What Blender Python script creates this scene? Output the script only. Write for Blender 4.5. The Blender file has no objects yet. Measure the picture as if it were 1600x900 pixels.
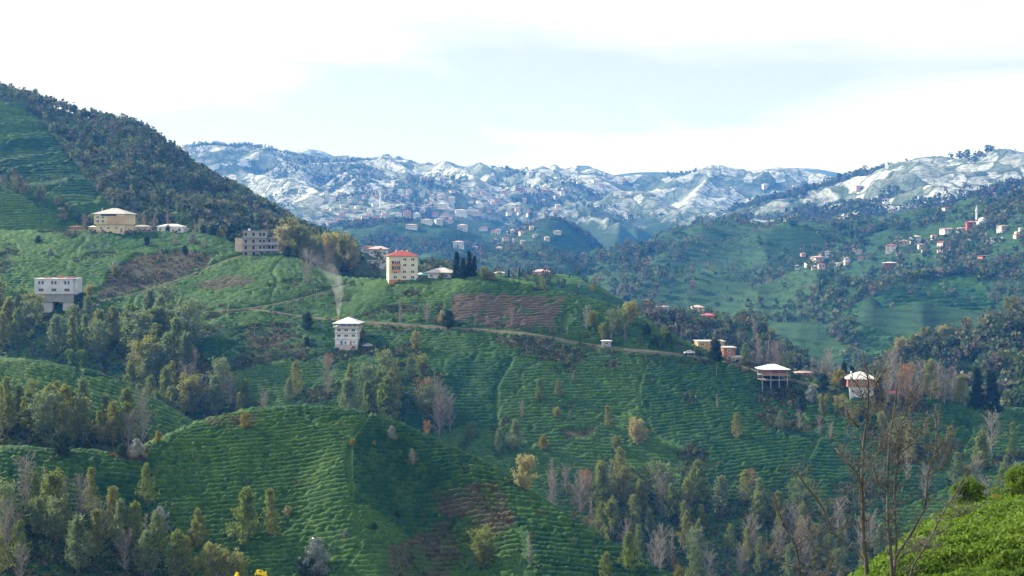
import bpy, math, random
import numpy as np
from mathutils import Vector

sc = bpy.context.scene
# ------------------------------------------------------------------ camera
F = 2200.0                      # focal length in photograph pixels (1600 wide)
HORIZON = 380.0                 # row of the horizon in the photograph
PITCH = math.atan((450.0 - HORIZON) / F)
cam_data = bpy.data.cameras.new("camera")
cam = bpy.data.objects.new("camera", cam_data)
sc.collection.objects.link(cam)
cam_data.sensor_width = 36.0
cam_data.lens = 36.0 * F / 1600.0
cam_data.clip_start = 0.5
cam_data.clip_end = 20000.0
cam.location = (0, 0, 0)
cam.rotation_euler = (math.pi / 2 - PITCH, 0, 0)
sc.camera = cam

# ------------------------------------------------------------------ sky and sun
SUN_EL = math.radians(31.0)
SUN_AZ = math.radians(-63.0)    # measured from +Y (view direction), negative to the left
sun_dir = Vector((math.sin(SUN_AZ) * math.cos(SUN_EL), math.cos(SUN_AZ) * math.cos(SUN_EL), math.sin(SUN_EL)))
world = bpy.data.worlds.new("World")
sc.world = world
world.use_nodes = True
wn, wl = world.node_tree.nodes, world.node_tree.links
wn.clear()
w_out = wn.new('ShaderNodeOutputWorld')
w_bg = wn.new('ShaderNodeBackground'); w_bg.inputs['Strength'].default_value = 0.055
w_sky = wn.new('ShaderNodeTexSky'); w_sky.sky_type = 'NISHITA'; w_sky.sun_disc = False
w_sky.sun_elevation = SUN_EL; w_sky.sun_rotation = SUN_AZ
w_sky.air_density = 1.0; w_sky.dust_density = 0.6; w_sky.ozone_density = 2.0
w_co = wn.new('ShaderNodeTexCoord')
w_sep = wn.new('ShaderNodeSeparateXYZ'); wl.new(w_co.outputs['Generated'], w_sep.inputs[0])
def wmath(op, a, b=None):
    n = wn.new('ShaderNodeMath'); n.operation = op
    for i, v in enumerate((a, b)):
        if v is None: continue
        if isinstance(v, (int, float)): n.inputs[i].default_value = v
        else: wl.new(v, n.inputs[i])
    return n.outputs[0]
# a high cloud sheet seen in perspective: direction divided by height
w_h = wmath('ADD', wmath('MAXIMUM', w_sep.outputs['Z'], 0.0), 0.035)
w_cx = wmath('DIVIDE', w_sep.outputs['X'], w_h)
w_cy = wmath('DIVIDE', w_sep.outputs['Y'], w_h)
w_comb = wn.new('ShaderNodeCombineXYZ'); wl.new(w_cx, w_comb.inputs[0]); wl.new(w_cy, w_comb.inputs[1])
w_n1 = wn.new('ShaderNodeTexNoise'); w_comb.inputs[2].default_value = 14.8; wl.new(w_comb.outputs[0], w_n1.inputs['Vector'])
w_n1.inputs['Scale'].default_value = 0.30; w_n1.inputs['Detail'].default_value = 7.0
w_n1.inputs['Roughness'].default_value = 0.55; w_n1.inputs['Distortion'].default_value = 0.5
w_ramp = wn.new('ShaderNodeValToRGB'); wl.new(w_n1.outputs['Fac'], w_ramp.inputs[0])
w_ramp.color_ramp.elements[0].position = 0.40; w_ramp.color_ramp.elements[0].color = (0.42,) * 3 + (1,)
w_ramp.color_ramp.elements[1].position = 0.60; w_ramp.color_ramp.elements[1].color = (0.96,) * 3 + (1,)
w_mix = wn.new('ShaderNodeMix'); w_mix.data_type = 'RGBA'
wl.new(w_ramp.outputs[0], w_mix.inputs['Factor'])
wl.new(w_sky.outputs[0], w_mix.inputs['A'])
w_mix.inputs['B'].default_value = (11.6, 11.55, 11.3, 1)
wl.new(w_mix.outputs['Result'], w_bg.inputs['Color'])
wl.new(w_bg.outputs[0], w_out.inputs[0])

sun_data = bpy.data.lights.new("sun", 'SUN')
sun_data.energy = 5.0; sun_data.angle = math.radians(0.8); sun_data.color = (1.0, 0.93, 0.80)
sun = bpy.data.objects.new("sun", sun_data); sc.collection.objects.link(sun)
sun.rotation_euler = (-sun_dir).to_track_quat('-Z', 'Y').to_euler()
sun.location = (-300, 300, 400)

sc.view_settings.view_transform = 'Standard'
sc.view_settings.look = 'None'
sc.view_settings.gamma = 1.0
sc.view_settings.use_curve_mapping = False
sc.view_settings.exposure = 1.03
sc.render.engine = 'CYCLES'
cy = sc.cycles
cy.use_denoising = True
cy.max_bounces = 6; cy.diffuse_bounces = 3; cy.glossy_bounces = 2; cy.transmission_bounces = 3
cy.transparent_max_bounces = 8; cy.volume_bounces = 1
cy.sample_clamp_indirect = 6.0

# ------------------------------------------------------------------ helpers
rng = np.random.default_rng(7)
random.seed(7)
COL = sc.collection

def P(px, py, d):
    """photograph pixel and depth (metres along +Y) -> world point(s)"""
    px, py, d = np.broadcast_arrays(np.asarray(px, float), np.asarray(py, float), np.asarray(d, float))
    r = (px - 800.0) / F; u = (450.0 - py) / F
    dy = math.cos(PITCH) + u * math.sin(PITCH)
    dz = -math.sin(PITCH) + u * math.cos(PITCH)
    k = d / dy
    return np.stack([r * k, d, dz * k], -1)

def project(p):
    p = np.asarray(p, float)
    f = p[..., 1] * math.cos(PITCH) - p[..., 2] * math.sin(PITCH)
    u = p[..., 1] * math.sin(PITCH) + p[..., 2] * math.cos(PITCH)
    return 800 + F * p[..., 0] / f, 450 - F * u / f

_perm = np.random.default_rng(3).permutation(512).astype(np.int64)
_grad = np.random.default_rng(4).uniform(-1, 1, (512, 2))
_grad /= np.linalg.norm(_grad, axis=1)[:, None]
def gnoise(x, y, seed=0):
    x = np.asarray(x, float); y = np.asarray(y, float)
    xi = np.floor(x).astype(np.int64); yi = np.floor(y).astype(np.int64)
    xf = x - xi; yf = y - yi
    def g(a, b, fx, fy):
        h = _perm[(_perm[(a + seed * 131) & 511] + b) & 511]
        v = _grad[h]
        return v[..., 0] * fx + v[..., 1] * fy
    u = xf * xf * xf * (xf * (xf * 6 - 15) + 10); v = yf * yf * yf * (yf * (yf * 6 - 15) + 10)
    a = g(xi, yi, xf, yf); b = g(xi + 1, yi, xf - 1, yf)
    c = g(xi, yi + 1, xf, yf - 1); e = g(xi + 1, yi + 1, xf - 1, yf - 1)
    return ((a + (b - a) * u) * (1 - v) + (c + (e - c) * u) * v) * 1.5
def fbm(x, y, scale, oct=4, seed=0, gain=0.5):
    s = 0.0; a = 1.0; f = 1.0 / scale
    for i in range(oct):
        s = s + a * gnoise(np.asarray(x) * f, np.asarray(y) * f, seed + i); a *= gain; f *= 2.03
    return s
def ridged(x, y, scale, oct=4, seed=0):
    s = 0.0; a = 1.0; f = 1.0 / scale
    for i in range(oct):
        s = s + a * (1 - 2 * np.abs(gnoise(np.asarray(x) * f, np.asarray(y) * f, seed + i))); a *= 0.5; f *= 2.1
    return s
def sstep(a, b, x):
    t = np.clip((np.asarray(x, float) - a) / (b - a), 0, 1); return t * t * (3 - 2 * t)

def in_poly(px, py, poly):
    px = np.asarray(px, float); py = np.asarray(py, float)
    ins = np.zeros(np.broadcast(px, py).shape, bool)
    n = len(poly); j = n - 1
    for i in range(n):
        xi, yi = poly[i]; xj, yj = poly[j]
        c = ((yi > py) != (yj > py)) & (px < (xj - xi) * (py - yi) / ((yj - yi) or 1e-9) + xi)
        ins ^= c; j = i
    return ins

def mesh_np(name, V, FQ, smooth=True, attrs=None):
    """mesh from numpy: FQ (n,4) or (n,3) or list of such arrays"""
    me = bpy.data.meshes.new(name)
    V = np.ascontiguousarray(V, np.float32).reshape(-1, 3)
    FL = FQ if isinstance(FQ, list) else [FQ]
    FL = [np.asarray(f, np.int32) for f in FL if len(f)]
    me.vertices.add(len(V)); me.vertices.foreach_set('co', V.ravel())
    nl = sum(f.size for f in FL); nf = sum(len(f) for f in FL)
    me.loops.add(nl); me.polygons.add(nf)
    idx = np.concatenate([f.ravel() for f in FL])
    tot = np.concatenate([np.full(len(f), f.shape[1], np.int32) for f in FL])
    st = np.concatenate([[0], np.cumsum(tot)[:-1]]).astype(np.int32)
    me.loops.foreach_set('vertex_index', idx)
    me.polygons.foreach_set('loop_start', st)
    me.polygons.foreach_set('use_smooth', np.full(nf, smooth, bool))
    for k, v in (attrs or {}).items():
        v = np.asarray(v, np.float32)
        if v.ndim == 1:
            a = me.attributes.new(k, 'FLOAT', 'POINT'); a.data.foreach_set('value', v)
        else:
            a = me.attributes.new(k, 'FLOAT_COLOR', 'POINT')
            c = np.ones((len(v), 4), np.float32); c[:, :3] = v; a.data.foreach_set('color', c.ravel())
    me.update(calc_edges=True); me.validate()
    return me

def link(name, data, mat=None, parent=None, label=None, cat=None, group=None, kind=None, loc=None, rz=None):
    o = bpy.data.objects.new(name, data); COL.objects.link(o)
    if mat is not None and data is not None:
        if not data.materials: data.materials.append(mat)
    if parent is not None: o.parent = parent
    if label: o['label'] = label
    if cat: o['category'] = cat
    if group: o['group'] = group
    if kind: o['kind'] = kind
    if loc is not None: o.location = loc
    if rz is not None: o.rotation_euler = (0, 0, rz)
    return o

def grid_faces(nr, nc):
    i = np.arange(nr * nc).reshape(nr, nc)
    return np.stack([i[:-1, :-1], i[:-1, 1:], i[1:, 1:], i[1:, :-1]], -1).reshape(-1, 4)

# ------------------------------------------------------------------ materials
class M:
    """tiny node-material builder"""
    def __init__(s, name):
        s.m = bpy.data.materials.new(name); s.m.use_nodes = True
        s.n = s.m.node_tree.nodes; s.l = s.m.node_tree.links; s.n.clear()
        s.out = s.n.new('ShaderNodeOutputMaterial')
    def node(s, t, **kw):
        n = s.n.new(t)
        for k, v in kw.items(): setattr(n, k, v)
        return n
    def put(s, sock, v):
        if isinstance(v, bpy.types.NodeSocket): s.l.new(v, sock)
        elif isinstance(v, (tuple, list)) and len(v) == 3 and sock.type == 'RGBA': sock.default_value = (*v, 1)
        else: sock.default_value = v
    def pos(s):
        return s.node('ShaderNodeNewGeometry').outputs['Position']
    def noise(s, scale, detail=3.0, vec=None, rough=0.55):
        n = s.node('ShaderNodeTexNoise'); s.put(n.inputs['Scale'], scale); s.put(n.inputs['Detail'], detail)
        s.put(n.inputs['Roughness'], rough)
        s.put(n.inputs['Vector'], vec if vec is not None else s.pos()); return n.outputs['Fac']
    def ramp(s, fac, a, b, ca=(0, 0, 0), cb=(1, 1, 1)):
        n = s.node('ShaderNodeValToRGB'); s.put(n.inputs[0], fac)
        e = n.color_ramp.elements; e[0].position = a; e[1].position = b
        e[0].color = (*ca, 1); e[1].color = (*cb, 1); return n.outputs[0]
    def mix(s, fac, a, b):
        n = s.node('ShaderNodeMix', data_type='RGBA'); s.put(n.inputs['Factor'], fac)
        s.put(n.inputs['A'], a); s.put(n.inputs['B'], b); return n.outputs['Result']
    def math(s, op, a, b=0.0):
        n = s.node('ShaderNodeMath', operation=op); s.put(n.inputs[0], a); s.put(n.inputs[1], b); return n.outputs[0]
    def attr(s, name, out='Fac'):
        n = s.node('ShaderNodeAttribute'); n.attribute_name = name; return n.outputs[out]
    def principled(s, color, rough=0.8, spec=0.3, bump=None, bump_strength=0.3, bump_dist=0.1):
        b = s.node('ShaderNodeBsdfPrincipled'); s.put(b.inputs['Base Color'], color); s.put(b.inputs['Roughness'], rough)
        s.put(b.inputs['Specular IOR Level'], spec)
        if bump is not None:
            bn = s.node('ShaderNodeBump'); s.put(bn.inputs['Height'], bump); s.put(bn.inputs['Strength'], bump_strength)
            s.put(bn.inputs['Distance'], bump_dist); s.l.new(bn.outputs[0], b.inputs['Normal'])
        s.l.new(b.outputs[0], s.out.inputs[0]); return b
    def leafy(s, color, trans=0.45, rough=0.55, spec=0.25):
        b = s.principled(color, rough, spec)
        t = s.node('ShaderNodeBsdfTranslucent'); s.put(t.inputs['Color'], color)
        mx = s.node('ShaderNodeMixShader'); mx.inputs[0].default_value = trans
        s.l.new(b.outputs[0], mx.inputs[1]); s.l.new(t.outputs[0], mx.inputs[2]); s.l.new(mx.outputs[0], s.out.inputs[0])

# ------------------------------------------------------------------ terrain surfaces
def _pchip_slopes(V):
    d = np.diff(V, axis=0); m = np.zeros_like(V)
    a, b = d[:-1], d[1:]
    ok = (a * b) > 0
    m[1:-1] = np.where(ok, 2 * a * b / np.where(ok, a + b, 1), 0)
    m[0] = d[0]; m[-1] = d[-1]
    return m
def pchip1(xk, yk, x):
    xk = np.asarray(xk, float); yk = np.asarray(yk, float)
    h = np.diff(xk); dl = np.diff(yk) / h; m = np.zeros_like(yk)
    ok = dl[:-1] * dl[1:] > 0
    w1 = 2 * h[1:] + h[:-1]; w2 = h[1:] + 2 * h[:-1]
    m[1:-1] = np.where(ok, (w1 + w2) / np.where(ok, w1 / np.where(ok, dl[:-1], 1) + w2 / np.where(ok, dl[1:], 1), 1), 0)
    m[0] = dl[0]; m[-1] = dl[-1]
    x = np.clip(x, xk[0], xk[-1]); k = np.clip(np.searchsorted(xk, x) - 1, 0, len(xk) - 2)
    t = (x - xk[k]) / h[k]; t2 = t * t; t3 = t2 * t
    return (2*t3-3*t2+1)*yk[k] + (t3-2*t2+t)*h[k]*m[k] + (-2*t3+3*t2)*yk[k+1] + (t3-t2)*h[k]*m[k+1]

HILLS = []
class Hill:
    """a hill surface through surveyed lines, front foot to back foot; each line is a list of (px, py, depth)"""
    def __init__(s, name, x0, x1, lines, crest, disp=None, near=None):
        s.name = name; s.x0, s.x1 = x0, x1; s.crest = crest; s.disp = disp
        s.xs = np.linspace(x0, x1, int((x1 - x0) / 1.5) + 2)
        py, d = [], []
        for ln in lines:
            a = np.array(ln, float)
            py.append(pchip1(a[:, 0], a[:, 1], s.xs)); d.append(pchip1(a[:, 0], a[:, 2], s.xs))
        # smooth along the line so that survey knots do not show
        k = np.hanning(41); k /= k.sum()
        sm = lambda v: np.convolve(np.pad(v, 20, mode='edge'), k, 'valid')
        s.py = np.array([sm(v) for v in py]); s.d = np.array([sm(v) for v in d])
        far = lambda v: np.where(v > 800, 800 + (v - 800) * 2.1, v)      # surveyed depths beyond the near valley
        s.ke = float(np.median(far(s.d[crest])) / np.median(s.d[crest])); s.d = far(s.d)
        s.mpy = _pchip_slopes(s.py); s.md = _pchip_slopes(s.d); s.nl = len(lines)
        HILLS.append(s)
        # dense table for look-ups
        s.tt = np.linspace(0, crest + 0.25, 420)
        X, T = np.meshgrid(s.xs, s.tt)
        s.tab = s.surf(X, T); s.tpx, s.tpy = project(s.tab)
        s.top = s.tpy.min(axis=0)
    def surf(s, px, t):
        px = np.asarray(px, float); t = np.clip(np.asarray(t, float), 0, s.nl - 1 - 1e-6)
        c = np.clip((px - s.x0) / (s.xs[1] - s.xs[0]), 0, len(s.xs) - 1.001); ci = c.astype(int); cf = c - ci
        k = t.astype(int); u = t - k; u2 = u * u; u3 = u2 * u
        def ev(V, mm):
            g = lambda A, kk: A[kk, ci] * (1 - cf) + A[kk, ci + 1] * cf
            return (2*u3-3*u2+1)*g(V, k) + (u3-2*u2+u)*g(mm, k) + (-2*u3+3*u2)*g(V, k+1) + (u3-u2)*g(mm, k+1)
        p = P(px, ev(s.py, s.mpy), ev(s.d, s.md))
        if s.disp is not None:
            p[..., 2] += s.ke * s.disp(p[..., 0] / s.ke, p[..., 1] / s.ke, px, t)
        return p
    def at(s, px, py):
        """ground point seen at a photograph pixel"""
        c = int(np.clip(round((px - s.x0) / (s.xs[1] - s.xs[0])), 0, len(s.xs) - 1))
        col = s.tpy[:, c]
        b = np.nonzero((col[:-1] >= py) & (col[1:] < py))[0]
        if len(b) == 0:
            i = int(np.argmin(np.abs(col - py))); return s.tab[i, c].copy()
        i = b[0]; f = (col[i] - py) / (col[i] - col[i + 1])
        return s.tab[i, c] * (1 - f) + s.tab[i + 1, c] * f
    def top_at(s, px):
        c = np.clip(((np.asarray(px) - s.x0) / (s.xs[1] - s.xs[0])).round().astype(int), 0, len(s.xs) - 1)
        return np.where((np.asarray(px) < s.x0) | (np.asarray(px) > s.x1), 9999, s.top[c])
    def mesh(s, stepx, rows_per, attrs=None):
        xs = np.linspace(s.x0, s.x1, int((s.x1 - s.x0) / stepx) + 1)
        tt = [0.0]
        for k in range(s.nl - 1):
            n = rows_per[k]; tt += list(k + (np.arange(n) + 1) / n)
        tt = np.array(tt)
        X, T = np.meshgrid(xs, tt)
        V = s.surf(X, T)
        a = attrs(V, X, T) if attrs else None
        if a: a = {k: v.reshape(-1) if v.ndim == 2 else v.reshape(-1, 3) for k, v in a.items()}
        return mesh_np(s.name, V.reshape(-1, 3), grid_faces(len(tt), len(xs)), True, a)

def visible(px, py, hill):
    """is a ground pixel of this hill clear of every nearer hill?"""
    i = HILLS.index(hill)
    return not any(h.top_at(px) < py for h in HILLS[:i])

def off(line, dpy, dd):
    return [(a, b + dpy, c + dd) for a, b, c in line]

# ================================================================== THE LAND
def rough(amp, scale, seed, oct=4, crest=None):
    def f(x, y, px, t):
        v = amp * fbm(x, y, scale, oct, seed)
        if crest is not None:
            v = v * (0.35 + 0.65 * np.clip(np.abs(t - crest), 0, 1))
        return v
    return f
def relief(amp, scale, seed, crest, keep=0.25, stretch=1.0, shear=0.35, oct=2):
    """ridges and gullies running down the slope"""
    def f(x, y, px, t):
        w = 0.3 * scale * fbm(x, y, scale * 1.7, 2, seed + 9)
        v = amp * (ridged(x + shear * y + w, (y + w) / stretch, scale, oct, seed) - 0.45) + 0.10 * amp * fbm(x, y, scale * 0.2, 3, seed + 4)
        return v * (keep + (1 - keep) * np.clip(np.abs(t - crest) * 1.6, 0, 1))
    return f

# the slope the camera stands on
c0 = [(-1500, 1080, 46), (900, 1080, 48), (1150, 1010, 49), (1250, 980, 50), (1330, 920, 52), (1400, 872, 54), (1460, 832, 57), (1520, 809, 60), (1600, 786, 62), (1700, 752, 63), (1900, 690, 63), (3200, 560, 63)]
near_slope = Hill('near_slope', -1500, 3200, [
    [(-1500, 3200, 1.5), (3200, 3200, 1.5)],
    [(-1500, 1500, 12), (800, 1400, 12), (3200, 1100, 12)],
    [(-1500, 1250, 34), (900, 1230, 34), (1330, 1040, 37), (1600, 935, 40), (1900, 830, 40), (3200, 660, 40)],
    c0, off(c0, 120, 25), off(c0, 420, 70)], 3, rough(0.35, 9, 11, 3))

c1 = [(-300, 690, 312), (0, 700, 312), (100, 706, 313), (180, 714, 314), (240, 692, 320), (300, 665, 328), (380, 646, 334), (450, 640, 336), (530, 643, 337),
      (600, 656, 336), (660, 680, 334), (720, 705, 331), (770, 727, 327), (800, 748, 324), (850, 785, 318), (900, 815, 312), (960, 856, 306), (1030, 892, 300), (1090, 922, 296), (1300, 1020, 285)]
tea_mound = Hill('tea_mound', -300, 1300, [
    [(-300, 1020, 246), (400, 1020, 252), (560, 1020, 250), (680, 1020, 266), (900, 1040, 264), (1300, 1160, 255)],
    [(-300, 905, 268), (0, 905, 270), (300, 905, 280), (450, 905, 282), (560, 905, 277), (600, 905, 280), (680, 905, 300), (780, 905, 294), (880, 910, 286), (1030, 960, 285), (1300, 1080, 272)],
    [(-300, 790, 290), (0, 792, 292), (180, 795, 296), (300, 775, 304), (450, 758, 310), (545, 756, 304), (640, 776, 316), (720, 795, 313), (800, 815, 309), (900, 852, 302), (1030, 915, 293), (1300, 1040, 280)],
    c1, off(c1, 22, 22), off(c1, 150, 70)], 3, rough(1.5, 34, 21, 3, 3))

ck = [(-300, 540, 432), (0, 556, 430), (60, 566, 429), (120, 581, 428), (190, 601, 426), (250, 630, 422), (320, 672, 416), (420, 730, 410), (560, 820, 404)]
left_knoll = Hill('tea_knoll', -300, 560, [
    off(ck, 240, -80), off(ck, 90, -36), ck, off(ck, 40, 30), off(ck, 190, 90)], 2, rough(1.2, 30, 31, 3))

c2 = [(-300, 360, 742), (0, 363, 742), (100, 361, 742), (250, 364, 745), (330, 367, 742), (375, 388, 728), (400, 399, 716), (440, 400, 706), (480, 415, 692), (540, 438, 674),
      (575, 438, 662), (610, 440, 652), (700, 438, 640), (740, 430, 636), (800, 440, 630), (870, 458, 622), (930, 472, 612), (1000, 497, 600), (1060, 531, 586),
      (1100, 549, 579), (1180, 575, 566), (1280, 595, 551), (1350, 613, 541), (1450, 627, 530), (1600, 640, 520), (1900, 650, 510)]
tea_slope = Hill('tea_hillside', -300, 1900, [
    [(-300, 830, 500), (300, 830, 490), (545, 930, 455), (800, 960, 440), (1200, 1030, 420), (1900, 1050, 390)],
    [(-300, 705, 535), (300, 705, 528), (545, 800, 496), (800, 845, 482), (1000, 880, 468), (1200, 910, 456), (1600, 930, 432), (1900, 940, 415)],
    [(-300, 605, 580), (0, 605, 580), (300, 610, 566), (545, 645, 544), (800, 645, 538), (1000, 690, 520), (1200, 725, 502), (1400, 750, 486), (1600, 775, 470), (1900, 790, 455)],
    [(-300, 505, 640), (0, 498, 640), (200, 492, 640), (300, 494, 634), (400, 500, 622), (545, 530, 601), (700, 528, 589), (800, 532, 582), (900, 545, 575), (1000, 565, 563), (1100, 597, 550), (1200, 626, 539), (1300, 650, 528), (1450, 675, 512), (1600, 695, 500), (1900, 705, 488)],
    c2, off(c2, 6, 40), off(c2, 60, 110)], 4, rough(2.6, 60, 41, 4, 4))

ce = [(1380, 700, 600), (1480, 625, 620), (1540, 593, 630), (1600, 572, 636), (1900, 520, 640)]
right_spur = Hill('wooded_spur', 1380, 1900, [off(ce, 160, -90), off(ce, 60, -40), ce, off(ce, 70, 60)], 2, rough(2, 40, 45, 3, 2))

c8 = [(1240, 640, 730), (1320, 596, 740), (1400, 562, 750), (1440, 546, 756), (1520, 521, 762), (1560, 506, 766), (1600, 494, 770), (1900, 420, 790)]
near_ridge = Hill('near_ridge', 1240, 1900, [off(c8, 200, -150), off(c8, 90, -70), c8, off(c8, 90, 90)], 2, rough(4, 60, 51, 4, 2))

c4b = [(-300, 262, 815), (0, 291, 806), (40, 300, 803), (80, 315, 800), (110, 334, 796), (140, 352, 790), (200, 385, 780), (300, 420, 770)]
left_shoulder = Hill('terraced_shoulder', -300, 300, [off(c4b, 130, -75), off(c4b, 50, -35), c4b, off(c4b, 50, 50)], 2, rough(1.5, 40, 55, 3, 2))

c5b = [(880, 560, 800), (940, 505, 812), (990, 487, 820), (1030, 484, 824), (1080, 487, 826), (1130, 493, 824), (1190, 515, 816), (1230, 545, 806), (1290, 590, 790), (1400, 660, 770)]
house_knoll = Hill('green_knoll', 880, 1400, [off(c5b, 190, -130), off(c5b, 80, -60), c5b, off(c5b, 70, 70)], 2, rough(3, 50, 61, 4, 2))

c5a = [(560, 520, 850), (700, 456, 845), (780, 433, 842), (830, 430, 840), (900, 434, 836), (930, 446, 832), (965, 468, 826), (1010, 500, 818), (1080, 560, 805)]
dark_knoll = Hill('dark_knoll', 560, 1080, [off(c5a, 150, -120), off(c5a, 60, -60), c5a, off(c5a, 60, 60)], 2, rough(2.5, 50, 65, 4, 2))

c4 = [(-300, 95, 985), (0, 140, 975), (40, 151, 972), (80, 166, 970), (140, 187, 966), (200, 198, 963), (235, 213, 960), (270, 242, 956), (300, 260, 952), (330, 281, 946),
      (370, 303, 936), (410, 328, 922), (450, 354, 906), (480, 370, 896), (530, 392, 882), (600, 410, 866), (700, 440, 850), (900, 500, 830)]
left_mountain = Hill('left_mountain', -300, 900, [
    [(-300, 470, 735), (400, 470, 735), (900, 560, 720)],
    [(-300, 378, 780), (200, 378, 780), (400, 395, 775), (500, 420, 765), (600, 445, 755), (900, 530, 735)],
    [(-300, 270, 862), (0, 280, 862), (150, 290, 862), (250, 312, 858), (330, 340, 850), (420, 370, 840), (500, 398, 830), (600, 425, 815), (900, 515, 790)],
    c4, off(c4, 40, 90), off(c4, 240, 300)], 3, relief(9, 110, 71, 3, 0.08, 2.2, -0.6))

c7 = [(1180, 660, 960), (1260, 560, 985), (1310, 490, 1010), (1370, 453, 1030), (1440, 439, 1040), (1490, 430, 1046), (1530, 425, 1050), (1600, 402, 1056), (1900, 300, 1080)]
right_hill = Hill('right_hill', 1180, 1900, [off(c7, 260, -260), off(c7, 120, -120), c7, off(c7, 60, 90)], 2, relief(10, 130, 75, 2, 0.1))

c6 = [(760, 560, 1330), (860, 474, 1360), (930, 434, 1385), (1000, 404, 1400), (1060, 378, 1410), (1120, 360, 1415), (1150, 357, 1415), (1200, 366, 1405), (1250, 372, 1390),
      (1300, 373, 1370), (1400, 368, 1330), (1500, 352, 1290), (1600, 335, 1260), (1900, 290, 1240)]
village_hill = Hill('village_hill', 760, 1900, [
    [(760, 660, 1000), (1000, 600, 950), (1300, 620, 900), (1900, 560, 900)],
    [(760, 600, 1150), (860, 520, 1180), (1000, 470, 1180), (1150, 455, 1170), (1300, 440, 1130), (1450, 425, 1110), (1600, 395, 1100), (1900, 340, 1100)],
    [(760, 570, 1260), (860, 490, 1280), (1000, 425, 1310), (1150, 395, 1310), (1300, 398, 1270), (1450, 392, 1220), (1600, 362, 1180), (1900, 310, 1170)],
    c6, off(c6, 50, 150)], 3, relief(27, 220, 81, 3, 0.05, 1.5, 0.5, 3))

cg = [(560, 470, 1330), (640, 425, 1340), (700, 412, 1350), (760, 398, 1355), (800, 386, 1358), (830, 383, 1360), (880, 396, 1355), (930, 416, 1345), (990, 450, 1330), (1080, 520, 1300)]
mid_cone = Hill('lower_cone_hill', 560, 1080, [off(cg, 120, -220), off(cg, 50, -110), cg, off(cg, 50, 120)], 2, relief(10, 150, 85, 2, 0.1))

c9 = [(300, 470, 1640), (400, 425, 1660), (470, 372, 1680), (520, 358, 1690), (560, 352, 1695), (620, 350, 1700), (680, 352, 1700), (720, 358, 1695), (765, 370, 1690), (800, 366, 1690), (830, 352, 1690),
      (860, 342, 1690), (880, 350, 1685), (910, 368, 1675), (940, 394, 1660), (970, 422, 1640), (1060, 500, 1600)]
cone_hill = Hill('cone_hill', 300, 1060, [off(c9, 130, -400), off(c9, 52, -180), c9, off(c9, 50, 150)], 2, relief(15, 190, 91, 2, 0.06, 1.4, -0.4, 3))

cs = [(1240, 440, 1400), (1330, 372, 1420), (1380, 347, 1430), (1430, 332, 1440), (1480, 320, 1445), (1540, 302, 1450), (1600, 286, 1455), (1900, 220, 1460)]
snow_spur = Hill('snowy_spur', 1240, 1900, [off(cs, 180, -180), off(cs, 60, -70), cs, off(cs, 50, 120)], 2, relief(7, 130, 95, 2, 0.1))

c12 = [(860, 470, 1850), (950, 420, 1870), (1050, 374, 1890), (1150, 333, 1900), (1230, 313, 1900), (1290, 298, 1895), (1340, 282, 1890), (1400, 266, 1880), (1450, 251, 1870), (1480, 253, 1865),
       (1520, 254, 1860), (1560, 243, 1855), (1600, 248, 1850), (1900, 230, 1840)]
snow_ridge = Hill('snow_ridge', 860, 1900, [
    [(860, 560, 1350), (1900, 470, 1300)],
    [(860, 520, 1520), (1050, 430, 1540), (1200, 385, 1550), (1350, 362, 1540), (1600, 340, 1510), (1900, 310, 1500)],
    [(860, 490, 1690), (1050, 398, 1720), (1150, 360, 1730), (1250, 342, 1730), (1350, 325, 1720), (1450, 300, 1700), (1600, 292, 1680), (1900, 270, 1670)],
    c12, off(c12, 40, 200)], 3, relief(24, 240, 101, 3, 0.07, 1.5, 0.6, 3))

c10 = [(100, 235, 2500), (290, 238, 2560), (330, 234, 2580), (400, 236, 2600), (430, 241, 2600), (470, 250, 2600), (540, 262, 2600), (600, 260, 2600), (650, 267, 2600), (700, 271, 2600), (760, 277, 2600),
       (820, 276, 2600), (900, 277, 2580), (960, 284, 2560), (1010, 291, 2550), (1060, 289, 2540), (1110, 281, 2530), (1180, 281, 2520), (1240, 284, 2510), (1290, 291, 2500), (1400, 310, 2480), (1600, 340, 2450)]
snow_hills = Hill('snow_hills', 100, 1600, [
    [(100, 500, 1600), (1600, 560, 1600)],
    [(100, 400, 1850), (600, 395, 1880), (1000, 400, 1900), (1600, 430, 1900)],
    [(100, 345, 2100), (500, 340, 2120), (800, 343, 2120), (1100, 346, 2120), (1600, 385, 2120)],
    [(100, 285, 2350), (400, 288, 2360), (600, 300, 2360), (800, 308, 2360), (1100, 312, 2340), (1600, 360, 2320)],
    c10, off(c10, 30, 250)], 4, relief(38, 300, 111, 4, 0.10, 1.3, 0.35, 3))

cm = [(300, 330, 3350), (380, 285, 3380), (440, 241, 3400), (465, 234, 3400), (495, 233, 3400), (520, 243, 3400), (550, 256, 3390), (620, 285, 3380), (800, 340, 3350)]
far_peak = Hill('far_peak', 300, 800, [off(cm, 160, -400), off(cm, 60, -200), cm, off(cm, 60, 150)], 2, relief(16, 300, 121, 2, 0.1))
cf = [(700, 330, 3450), (850, 292, 3480), (950, 275, 3500), (1000, 268, 3500), (1050, 269, 3500), (1110, 277, 3500), (1180, 266, 3500), (1260, 262, 3500), (1330, 274, 3480), (1450, 300, 3450), (1600, 330, 3450)]
far_range = Hill('far_range', 700, 1600, [off(cf, 160, -400), off(cf, 60, -200), cf, off(cf, 60, 150)], 2, relief(16, 300, 131, 2, 0.1))
HILLS.sort(key=lambda h: float(np.median(h.d[h.crest])))

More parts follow.
